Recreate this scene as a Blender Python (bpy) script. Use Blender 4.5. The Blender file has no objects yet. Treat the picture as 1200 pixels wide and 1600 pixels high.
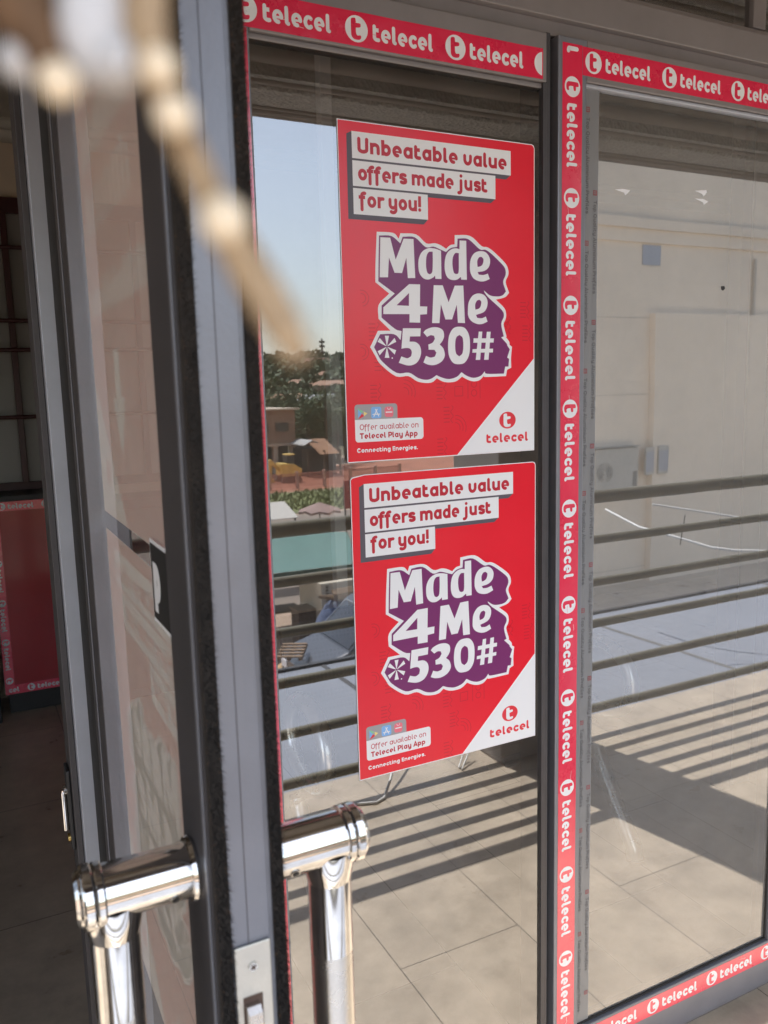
import bpy, bmesh, math, random
from mathutils import Vector, Matrix
from mathutils.geometry import tessellate_polygon
random.seed(7)
sc = bpy.context.scene
EYE = 1.65
# ---------------------------------------------------------------- camera
cd = bpy.data.cameras.new("camera"); cam = bpy.data.objects.new("camera", cd); sc.collection.objects.link(cam)
F_ = Vector((.4449, .8833, -.1478)); R_ = Vector((.8911, -.4531, -.0255)); U_ = R_.cross(F_).normalized()
F_.normalize(); R_ = F_.cross(U_).normalized()
cam.matrix_world = Matrix(((R_.x, U_.x, -F_.x, 0), (R_.y, U_.y, -F_.y, 0), (R_.z, U_.z, -F_.z, EYE), (0, 0, 0, 1)))
cd.sensor_fit = 'HORIZONTAL'; cd.sensor_width = 36.0; cd.lens = 36.0 * 1290 / 1200
cd.clip_start = .01; cd.clip_end = 3000
cd.dof.use_dof = True; cd.dof.focus_distance = 1.6; cd.dof.aperture_fstop = 12.0
sc.camera = cam
# ---------------------------------------------------------------- world, sun, exposure
SUN = Vector((-.115, -.548, 1.0)).normalized()          # towards the sun
w = bpy.data.worlds.new("World"); sc.world = w; w.use_nodes = True
nt = w.node_tree; nt.nodes.clear()
sky = nt.nodes.new('ShaderNodeTexSky'); sky.sky_type = 'NISHITA'; sky.sun_disc = False
sky.sun_elevation = math.asin(SUN.z); sky.sun_rotation = math.atan2(SUN.x, SUN.y)
sky.air_density = 1.2; sky.dust_density = 1.2; sky.ozone_density = 2.0
bg = nt.nodes.new('ShaderNodeBackground'); bg.inputs[1].default_value = .13
wo = nt.nodes.new('ShaderNodeOutputWorld')
hs = nt.nodes.new('ShaderNodeHueSaturation'); hs.inputs['Saturation'].default_value = .62; hs.inputs['Value'].default_value = .92
nt.links.new(sky.outputs[0], hs.inputs['Color']); nt.links.new(hs.outputs[0], bg.inputs[0]); nt.links.new(bg.outputs[0], wo.inputs[0])
sl = bpy.data.lights.new("sun", 'SUN'); sl.energy = 3.7; sl.angle = math.radians(.55); sl.color = (1, .965, .91)
so = bpy.data.objects.new("sun", sl); sc.collection.objects.link(so)
so.rotation_euler = SUN.to_track_quat('Z', 'Y').to_euler(); so.location = (0, -3, 8)
sc.view_settings.view_transform = 'Standard'; sc.view_settings.look = 'None'
sc.view_settings.gamma = 1; sc.view_settings.exposure = 1.7
sc.render.engine = 'CYCLES'
sc.cycles.use_denoising = True
sc.cycles.max_bounces = 10; sc.cycles.diffuse_bounces = 5; sc.cycles.glossy_bounces = 6
sc.cycles.transparent_max_bounces = 16; sc.cycles.caustics_reflective = False; sc.cycles.caustics_refractive = False
sc.cycles.sample_clamp_indirect = 6.0

# ---------------------------------------------------------------- materials
def mat(name, col, rough=.6, metal=0., var=0., vscale=8., bump=0., bscale=60., col2=None, spec=.5, coat=0., voro=False):
    m = bpy.data.materials.new(name); m.use_nodes = True
    n = m.node_tree.nodes; L = m.node_tree.links; b = n['Principled BSDF']
    b.inputs['Base Color'].default_value = (*col, 1); b.inputs['Roughness'].default_value = rough
    b.inputs['Metallic'].default_value = metal; b.inputs['Specular IOR Level'].default_value = spec
    b.inputs['Coat Weight'].default_value = coat; b.inputs['Coat Roughness'].default_value = .08
    tc = n.new('ShaderNodeTexCoord')
    if var or col2:
        nz = n.new('ShaderNodeTexNoise'); nz.inputs['Scale'].default_value = vscale; nz.inputs['Detail'].default_value = 6
        nz.inputs['Roughness'].default_value = .65
        L.new(tc.outputs['Object'], nz.inputs['Vector'])
        rp = n.new('ShaderNodeValToRGB'); rp.color_ramp.elements[0].position = .3; rp.color_ramp.elements[1].position = .7
        c2 = col2 if col2 else tuple(max(0, c * (1 - var)) for c in col)
        c1 = col if col2 else tuple(min(1, c * (1 + var)) for c in col)
        rp.color_ramp.elements[0].color = (*c2, 1); rp.color_ramp.elements[1].color = (*c1, 1)
        L.new(nz.outputs[0], rp.inputs[0]); L.new(rp.outputs[0], b.inputs['Base Color'])
        mr = n.new('ShaderNodeMapRange'); mr.inputs[3].default_value = max(0, rough - .1 * (rough > .12)); mr.inputs[4].default_value = min(1, rough + .1 * (rough > .12))
        L.new(nz.outputs[0], mr.inputs[0]); L.new(mr.outputs[0], b.inputs['Roughness'])
    if bump:
        bz = n.new('ShaderNodeTexVoronoi' if voro else 'ShaderNodeTexNoise'); bz.inputs['Scale'].default_value = bscale
        if not voro: bz.inputs['Detail'].default_value = 5
        L.new(tc.outputs['Object'], bz.inputs['Vector'])
        bp = n.new('ShaderNodeBump'); bp.inputs['Strength'].default_value = min(1, bump); bp.inputs['Distance'].default_value = .01
        L.new(bz.outputs[0], bp.inputs['Height']); L.new(bp.outputs[0], b.inputs['Normal'])
    return m

def glass_mat(name, tint, base, k=.8, wob=0., dust=(.008, .07)):
    m = bpy.data.materials.new(name); m.use_nodes = True; n = m.node_tree.nodes; L = m.node_tree.links; n.clear()
    t = n.new('ShaderNodeBsdfTransparent'); t.inputs[0].default_value = (*tint, 1)
    g = n.new('ShaderNodeBsdfGlossy'); g.inputs[0].default_value = (.96, .97, 1, 1); g.inputs['Roughness'].default_value = 0
    fr = n.new('ShaderNodeFresnel'); fr.inputs[0].default_value = 1.5
    ma = n.new('ShaderNodeMath'); ma.operation = 'MULTIPLY_ADD'; ma.inputs[1].default_value = k; ma.inputs[2].default_value = base; ma.use_clamp = True
    mx = n.new('ShaderNodeMixShader'); o = n.new('ShaderNodeOutputMaterial')
    L.new(fr.outputs[0], ma.inputs[0]); L.new(ma.outputs[0], mx.inputs[0]); L.new(t.outputs[0], mx.inputs[1]); L.new(g.outputs[0], mx.inputs[2])
    if wob:
        tc = n.new('ShaderNodeTexCoord'); nz = n.new('ShaderNodeTexNoise'); nz.inputs['Scale'].default_value = 2.2; nz.inputs['Detail'].default_value = 1
        bp = n.new('ShaderNodeBump'); bp.inputs['Strength'].default_value = wob; bp.inputs['Distance'].default_value = .002
        L.new(tc.outputs['Object'], nz.inputs[0]); L.new(nz.outputs[0], bp.inputs['Height']); L.new(bp.outputs[0], g.inputs['Normal'])
    # dust film and pale veil
    d = n.new('ShaderNodeBsdfDiffuse'); d.inputs[0].default_value = (.6, .58, .55, 1)
    mx2 = n.new('ShaderNodeMixShader'); tc = n.new('ShaderNodeTexCoord'); nz = n.new('ShaderNodeTexNoise')
    nz.inputs['Scale'].default_value = 7; nz.inputs['Detail'].default_value = 8; nz.inputs['Roughness'].default_value = .7
    mr = n.new('ShaderNodeMapRange'); mr.inputs[1].default_value = .45; mr.inputs[2].default_value = .8; mr.inputs[3].default_value = dust[0]; mr.inputs[4].default_value = dust[1]
    L.new(tc.outputs['Object'], nz.inputs[0]); L.new(nz.outputs[0], mr.inputs[0]); L.new(mr.outputs[0], mx2.inputs[0])
    L.new(mx.outputs[0], mx2.inputs[1]); L.new(d.outputs[0], mx2.inputs[2]); L.new(mx2.outputs[0], o.inputs[0])
    return m

def tile_mat(name, c1, c2, mortar, sx, sy, rough, swap=True, off=(0, 0)):
    m = bpy.data.materials.new(name); m.use_nodes = True; n = m.node_tree.nodes; L = m.node_tree.links; b = n['Principled BSDF']
    tc = n.new('ShaderNodeTexCoord'); sp = n.new('ShaderNodeSeparateXYZ'); cb = n.new('ShaderNodeCombineXYZ')
    L.new(tc.outputs['Object'], sp.inputs[0])
    ax = n.new('ShaderNodeMath'); ax.operation = 'ADD'; ax.inputs[1].default_value = off[0]
    ay = n.new('ShaderNodeMath'); ay.operation = 'ADD'; ay.inputs[1].default_value = off[1]
    L.new(sp.outputs['X'], ax.inputs[0]); L.new(sp.outputs['Y'], ay.inputs[0])
    L.new(ay.outputs[0], cb.inputs[0]); L.new(ax.outputs[0], cb.inputs[1])
    br = n.new('ShaderNodeTexBrick'); br.inputs['Scale'].default_value = 1; br.inputs['Brick Width'].default_value = sy; br.inputs['Row Height'].default_value = sx
    br.inputs['Mortar Size'].default_value = .0016; br.inputs['Mortar Smooth'].default_value = .2; br.offset = .5
    br.inputs['Color1'].default_value = (*c1, 1); br.inputs['Color2'].default_value = (*c2, 1); br.inputs['Mortar'].default_value = (*mortar, 1)
    L.new(cb.outputs[0], br.inputs['Vector'])
    nz = n.new('ShaderNodeTexNoise'); nz.inputs['Scale'].default_value = 5; nz.inputs['Detail'].default_value = 9; nz.inputs['Roughness'].default_value = .7
    L.new(tc.outputs['Object'], nz.inputs[0])
    mr = n.new('ShaderNodeMapRange'); mr.inputs[1].default_value = .3; mr.inputs[2].default_value = .7; mr.inputs[3].default_value = .68; mr.inputs[4].default_value = 1.12
    L.new(nz.outputs[0], mr.inputs[0])
    mx = n.new('ShaderNodeVectorMath'); mx.operation = 'SCALE'; L.new(br.outputs['Color'], mx.inputs[0]); L.new(mr.outputs[0], mx.inputs['Scale'])
    L.new(mx.outputs[0], b.inputs['Base Color'])
    r2 = n.new('ShaderNodeMapRange'); r2.inputs[3].default_value = rough - .1; r2.inputs[4].default_value = rough + .15
    L.new(nz.outputs[0], r2.inputs[0]); L.new(r2.outputs[0], b.inputs['Roughness'])
    bp = n.new('ShaderNodeBump'); bp.inputs['Strength'].default_value = .4; bp.inputs['Distance'].default_value = .002; bp.invert = True
    L.new(br.outputs['Fac'], bp.inputs['Height']); L.new(bp.outputs[0], b.inputs['Normal'])
    return m

def paper_mat(name, col, tl=.5, tcol=None):
    m = bpy.data.materials.new(name); m.use_nodes = True; n = m.node_tree.nodes; L = m.node_tree.links; n.clear()
    d = n.new('ShaderNodeBsdfDiffuse'); t = n.new('ShaderNodeBsdfTranslucent'); d.inputs[0].default_value = (*col, 1); t.inputs[0].default_value = (*(tcol or [min(1, c * 1.25) for c in col]), 1)
    x = n.new('ShaderNodeMixShader'); x.inputs[0].default_value = tl; o = n.new('ShaderNodeOutputMaterial')
    L.new(d.outputs[0], x.inputs[1]); L.new(t.outputs[0], x.inputs[2]); L.new(x.outputs[0], o.inputs[0]); return m
M = dict(
 alu=mat('grey_aluminium', (.22, .225, .255), .38, .35, var=.07, vscale=14, bump=.04, bscale=300),
 alu_w=mat('brown_grey_aluminium', (.235, .215, .215), .42, .2, var=.07, vscale=10),
 alu_l=mat('pale_grey_aluminium', (.42, .44, .50), .38, .3, var=.06, vscale=12),
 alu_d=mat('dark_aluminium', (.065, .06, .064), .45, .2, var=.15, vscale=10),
 gasket=mat('black_rubber', (.012, .011, .011), .7, var=.3),
 pile=mat('black_pile', (.022, .017, .014), .95, var=.5, vscale=60),
 pile_b=mat('brown_pile_tips', (.20, .11, .065), .9, var=.4, vscale=60),
 chrome=mat('chrome', (.70, .685, .67), .085, 1, var=.14, vscale=45),
 satin=mat('satin_steel', (.62, .60, .57), .26, 1, var=.06, vscale=40, bump=.03, bscale=400),
 plate=mat('nickel_plate', (.60, .58, .53), .38, .9, var=.07, vscale=40, bump=.05, bscale=250),
 rust=mat('brown_recess', (.10, .06, .045), .7, var=.3, vscale=80),  # dark brown for the screw slots and latch opening
 glass=glass_mat('reflective_glass', (.74, .74, .72), .235, .75, .13, (.02, .08)), glass_r=glass_mat('veiled_window_glass', (.76, .76, .73), .275, .75, .13, (.12, .19)),  # the right pane gets a stronger pale veil
 leafglass=glass_mat('door_glass', (.97, .97, .95), .02, .45),
 clearglass=glass_mat('plain_glass', (.8, .82, .82), .04),
 red=mat('poster_red', (.80, .004, .024), .30, var=.03, vscale=6, coat=.22, bump=.35, bscale=4),
 red_d=mat('poster_red_pattern', (.60, .006, .024), .32),
 white=mat('poster_white', (.84, .85, .88), .34),
 maroon=mat('poster_maroon', (.52, .012, .035), .35),
 greysh=mat('poster_grey', (.10, .085, .11), .4),
 greylab=mat('label_grey', (.36, .35, .37), .35),
 purple=mat('poster_purple', (.185, .018, .135), .32),
 blue=mat('icon_blue', (.22, .46, .85), .35), green=mat('icon_green', (.25, .60, .33), .35), yellow=mat('icon_yellow', (.86, .70, .25), .35),
 icored=mat('icon_red', (.75, .03, .05), .35), icopink=mat('icon_pink', (.82, .18, .24), .35),
 paper=paper_mat('poster_paper', (.90, .86, .80), .62), red_t=paper_mat('printed_red_backlit', (.78, .02, .035), .75, (.90, .62, .58)),
 purple_t=paper_mat('printed_purple_backlit', (.20, .02, .14), .75, (.56, .58, .53)),
 tape=mat('tape_red', (.80, .012, .07), .28, var=.05, vscale=5, coat=1., bump=.25, bscale=30),
 tape_p=mat('tape_pink', (.86, .06, .16), .30, var=.08, vscale=3, coat=.2),
 tape_w=mat('tape_white', (.80, .82, .85), .35, var=.05, vscale=25),
 film=None,
 tiny=mat('film_print', (.11, .11, .115), .6), tinyr=mat('film_print_red', (.25, .06, .07), .6),
 tiles=tile_mat('balcony_tiles', (.51, .425, .325), (.475, .395, .305), (.14, .115, .09), .41, .82, .34, off=(1.07 - .41 * 5, .4)),
 itiles=tile_mat('shop_tiles', (.50, .41, .32), (.46, .38, .30), (.06, .05, .04), .41, .82, .28, off=(.1, .2)),
 soffit=mat('textured_soffit', (.34, .32, .28), .7, var=.45, vscale=45, bump=1, bscale=70, voro=True),
 plaster_d=mat('soffit_plaster', (.26, .22, .185), .75, var=.12, vscale=6, bump=.1, bscale=120),
 pillar=mat('pillar_paint', (.30, .265, .235), .75, var=.08, vscale=4, bump=.15, bscale=150),
 ceilp=mat('ceiling_paint', (.60, .57, .52), .8, var=.06, vscale=4, bump=.1, bscale=90),
 wallp=mat('beige_wall', (.70, .58, .46), .8, var=.06, vscale=3, bump=.1, bscale=90),
 wallx=mat('facade_wall', (.42, .40, .37), .8, var=.08, vscale=3, bump=.2, bscale=120),
 rail=mat('olive_railing', (.13, .115, .075), .48, .1, var=.18, vscale=9, bump=.05, bscale=200),
 maroonbar=mat('maroon_bars', (.05, .008, .008), .4, var=.2),
 counter=mat('red_counter', (.40, .02, .03), .22, var=.12, vscale=3, coat=.4),
 dark=mat('dark_metal', (.025, .024, .026), .5, var=.2),
 stone=mat('threshold_stone', (.42, .35, .30), .6, var=.12, vscale=20), stone_l=mat('threshold_edge', (.60, .56, .50), .6, var=.1, vscale=30),
)
def film_mat():
    m = bpy.data.materials.new('protective_film'); m.use_nodes = True; n = m.node_tree.nodes; L = m.node_tree.links; n.clear()
    t = n.new('ShaderNodeBsdfTransparent'); t.inputs[0].default_value = (.9, .9, .92, 1)
    d = n.new('ShaderNodeBsdfPrincipled'); d.inputs['Base Color'].default_value = (.27, .275, .285, 1); d.inputs['Roughness'].default_value = .3
    mx = n.new('ShaderNodeMixShader'); mx.inputs[0].default_value = .78; o = n.new('ShaderNodeOutputMaterial')
    L.new(t.outputs[0], mx.inputs[1]); L.new(d.outputs[0], mx.inputs[2]); L.new(mx.outputs[0], o.inputs[0]); return m
M['film'] = film_mat()
for k_, i_ in (('tape', 1.85), ('red', 1.45)):
    M[k_].node_tree.nodes['Principled BSDF'].inputs['Coat IOR'].default_value = i_; M[k_].node_tree.nodes['Principled BSDF'].inputs['Coat Roughness'].default_value = .16

# ---------------------------------------------------------------- mesh helpers
class MB:
    def __init__(s): s.v = []; s.f = []; s.m = []; s.mats = []; s.smooth = []
    def mi(s, m):
        if m not in s.mats: s.mats.append(m)
        return s.mats.index(m)
    def add(s, vs, fs, m, smooth=False):
        o = len(s.v); s.v += [tuple(v) for v in vs]; k = s.mi(m)
        for f in fs: s.f.append(tuple(i + o for i in f)); s.m.append(k); s.smooth.append(smooth)
        return s
    def box(s, x0, x1, y0, y1, z0, z1, m):
        v = [(x0, y0, z0), (x1, y0, z0), (x1, y1, z0), (x0, y1, z0), (x0, y0, z1), (x1, y0, z1), (x1, y1, z1), (x0, y1, z1)]
        return s.add(v, [(0, 3, 2, 1), (4, 5, 6, 7), (0, 1, 5, 4), (1, 2, 6, 5), (2, 3, 7, 6), (3, 0, 4, 7)], m)
    def obox(s, c, ax, ay, az, m):      # centre and half-axis vectors
        c = Vector(c); ax = Vector(ax); ay = Vector(ay); az = Vector(az)
        v = [c + a * ax + b * ay + d * az for d in (-1, 1) for a, b in ((-1, -1), (1, -1), (1, 1), (-1, 1))]
        return s.add(v, [(0, 3, 2, 1), (4, 5, 6, 7), (0, 1, 5, 4), (1, 2, 6, 5), (2, 3, 7, 6), (3, 0, 4, 7)], m)
    def tube(s, pts, r, m, seg=20, cap=True, rs=None):
        pts = [Vector(p) for p in pts]; n = len(pts); vs = []; fs = []
        t0 = (pts[1] - pts[0]).normalized(); up = Vector((0, 0, 1)) if abs(t0.z) < .9 else Vector((1, 0, 0))
        for i, p in enumerate(pts):
            t = ((pts[min(i + 1, n - 1)] - pts[max(i - 1, 0)])).normalized()
            a = t.cross(up).normalized(); b = a.cross(t).normalized(); rr = rs[i] if rs else r
            vs += [p + a * math.cos(2 * math.pi * k / seg) * rr + b * math.sin(2 * math.pi * k / seg) * rr for k in range(seg)]
        for i in range(n - 1):
            for k in range(seg):
                k2 = (k + 1) % seg; fs.append((i * seg + k, (i + 1) * seg + k, (i + 1) * seg + k2, i * seg + k2))
        s.add(vs, fs, m, True)
        if cap:
            s.add(vs[:seg], [tuple(range(seg))], m); s.add(vs[-seg:], [tuple(reversed(range(seg)))], m)
        return s
    def prism(s, poly, d0, d1, axis, m):   # 2d polygon extruded along an axis
        def P(a, b, d): return {'x': (d, a, b), 'y': (a, d, b), 'z': (a, b, d)}[axis]
        n = len(poly); vs = [P(a, b, d0) for a, b in poly] + [P(a, b, d1) for a, b in poly]
        fs = [tuple(range(n)), tuple(reversed(range(n, 2 * n)))] + [(i, i + n, (i + 1) % n + n, (i + 1) % n) for i in range(n)]
        return s.add(vs, fs, m)
    def disc(s, c, nrm, r, m, seg=24, h=.0005):
        c = Vector(c); nrm = Vector(nrm).normalized(); return s.tube([c, c + nrm * h], r, m, seg)
    def ball(s, c, r, m, seg=16, sq=(1, 1, 1)):
        vs = []; fs = []; rings = seg // 2
        for i in range(rings + 1):
            th = math.pi * i / rings
            for k in range(seg):
                ph = 2 * math.pi * k / seg
                vs.append((c[0] + r * sq[0] * math.sin(th) * math.cos(ph), c[1] + r * sq[1] * math.sin(th) * math.sin(ph), c[2] + r * sq[2] * math.cos(th)))
        for i in range(rings):
            for k in range(seg):
                k2 = (k + 1) % seg; fs.append((i * seg + k, (i + 1) * seg + k, (i + 1) * seg + k2, i * seg + k2))
        return s.add(vs, fs, m, True)
    def build(s, name, parent=None, bevel=0, loc=None):
        me = bpy.data.meshes.new(name)
        o3 = Vector(loc) if loc is not None else Vector((0, 0, 0))
        if parent is not None and loc is None: o3 = Vector(parent.get('_o', (0, 0, 0)))
        me.from_pydata([tuple(Vector(v) - o3) for v in s.v], [], s.f)
        for m in s.mats: me.materials.append(m)
        me.polygons.foreach_set('material_index', s.m); me.polygons.foreach_set('use_smooth', s.smooth)
        me.validate(); me.update()
        o = bpy.data.objects.new(name, me); sc.collection.objects.link(o)
        if parent is not None:
            o.parent = parent; po = Vector(parent.get('_o', (0, 0, 0))); o.location = o3 - po
            o['_o'] = tuple(o3)
        else: o.location = o3; o['_o'] = tuple(o3)
        if bevel:
            b = o.modifiers.new('bevel', 'BEVEL'); b.width = bevel; b.segments = 2; b.limit_method = 'ANGLE'; b.angle_limit = math.radians(50)
            b.harden_normals = False
        return o
def tag(o, label=None, cat=None, group=None, kind=None):
    if label: o['label'] = label
    if cat: o['category'] = cat
    if group: o['group'] = group
    if kind: o['kind'] = kind
    return o
def thing(name, loc, label, cat, group=None):
    o = bpy.data.objects.new(name, None); o.empty_display_size = .1; sc.collection.objects.link(o); o.location = loc; o['_o'] = tuple(loc)
    return tag(o, label, cat, group)
def copy_tree(o, parent=None, loc=None):
    c = o.copy(); sc.collection.objects.link(c)
    if parent is not None: c.parent = parent
    if loc is not None: c.location = loc
    for ch in list(o.children): copy_tree(ch, c)
    return c
def V(un, vn, Yp):   # a point seen in the shop glass, put where it really stands (mirror of the glass plane y=1.367)
    return Vector((un * Yp, 2.734 - Yp, EYE + vn * Yp))
# ---------------------------------------------------------------- flat artwork (printed on sheets)
def smooth_poly(pts, k=5, ang=48):
    n = len(pts); P = [Vector(p) for p in pts]; out = []
    def sharp(i):
        a = P[i] - P[i - 1]; b = P[(i + 1) % n] - P[i]
        return a.length < 1e-6 or b.length < 1e-6 or a.angle(b) > math.radians(ang)
    sh = [sharp(i) for i in range(n)]
    for i in range(n):
        p1, p2 = P[i], P[(i + 1) % n]; d = p2 - p1
        t1 = d if sh[i] else (p2 - P[i - 1]) * .5; t2 = d if sh[(i + 1) % n] else (P[(i + 2) % n] - p1) * .5
        if sh[i] and sh[(i + 1) % n]: out.append(p1); continue
        for j in range(k):
            t = j / k; out.append(p1 * (2*t**3-3*t*t+1) + t1 * (t**3-2*t*t+t) + p2 * (-2*t**3+3*t*t) + t2 * (t**3-t*t))
    return [(p.x, p.y) for p in out]
class Art:
    """shapes in millimetres on a plane: a to the right, b downwards"""
    def __init__(s, org, right, down, mb, lift=.00006):
        s.o = Vector(org); s.r = Vector(right); s.d = Vector(down); s.n = s.d.cross(s.r) * -1; s.n = s.r.cross(s.d) * -1; s.mb = mb; s.lift = lift
    def P(s, a, b, lv): return s.o + s.r * a * .001 + s.d * b * .001 + s.n * (s.lift * lv)
    def fill(s, out, m, lv, holes=()):
        loops = [[Vector((a, b, 0)) for a, b in out]] + [[Vector((a, b, 0)) for a, b in h] for h in holes]
        tri = tessellate_polygon(loops); flat = [p for l in loops for p in l]
        s.mb.add([s.P(p.x, p.y, lv) for p in flat], [tuple(t) for t in tri], m)
    def rect(s, a0, b0, a1, b1, m, lv, r=0, corners=(1, 1, 1, 1)):
        if not r: return s.fill([(a0, b0), (a1, b0), (a1, b1), (a0, b1)], m, lv)
        pts = []
        for (cx, cy, s0), c in zip(((a1 - r, b0 + r, -90), (a1 - r, b1 - r, 0), (a0 + r, b1 - r, 90), (a0 + r, b0 + r, 180)), corners):
            if c: pts += [(cx + r * math.cos(math.radians(s0 + t)), cy + r * math.sin(math.radians(s0 + t))) for t in range(0, 91, 15)]
            else: pts.append({-90: (a1, b0), 0: (a1, b1), 90: (a0, b1), 180: (a0, b0)}[s0])
        s.fill(pts, m, lv)
    def ell(s, cx, cy, rx, ry, m, lv, n=32, hole=None):
        c = [(cx + rx * math.cos(2*math.pi*i/n), cy + ry * math.sin(2*math.pi*i/n)) for i in range(n)]
        h = [[(cx + (rx-hole) * math.cos(2*math.pi*i/n), cy + (ry-hole) * math.sin(2*math.pi*i/n)) for i in range(n)]] if hole else []
        s.fill(c, m, lv, h)
    def stroke(s, pts, t, m, lv, closed=False, cap=True):
        P = [Vector(p) for p in pts]; n = len(P); h = t / 2; Lp = []; Rp = []
        for i in range(n):
            a = (P[i] - P[i - 1]) if (i > 0 or closed) else (P[1] - P[0]); b = (P[(i + 1) % n] - P[i]) if (i < n - 1 or closed) else (P[-1] - P[-2])
            if a.length < 1e-9: a = b
            if b.length < 1e-9: b = a
            a = a.normalized(); b = b.normalized(); na = Vector((-a.y, a.x)); nb = Vector((-b.y, b.x)); q = na + nb
            q = q.normalized() if q.length > 1e-6 else na; c = max(.45, q.dot(na)); o = q * (h / c); Lp.append(P[i] + o); Rp.append(P[i] - o)
        vs = []; fs = []
        for l, r in zip(Lp, Rp): vs += [s.P(l.x, l.y, lv), s.P(r.x, r.y, lv)]
        for i in range(n if closed else n - 1):
            j = (i + 1) % n; fs.append((2*i, 2*j, 2*j+1, 2*i+1))
        s.mb.add(vs, fs, m)
        if cap and not closed:
            for p, d in ((P[0], (P[0] - P[1])), (P[-1], (P[-1] - P[-2]))):
                a0 = math.atan2(d.y, d.x) - math.pi / 2; arc = [p + Vector((math.cos(a0 + math.pi * k / 6), math.sin(a0 + math.pi * k / 6))) * h for k in range(7)]
                s.mb.add([s.P(q.x, q.y, lv) for q in arc], [tuple(range(7))], m)

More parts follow.
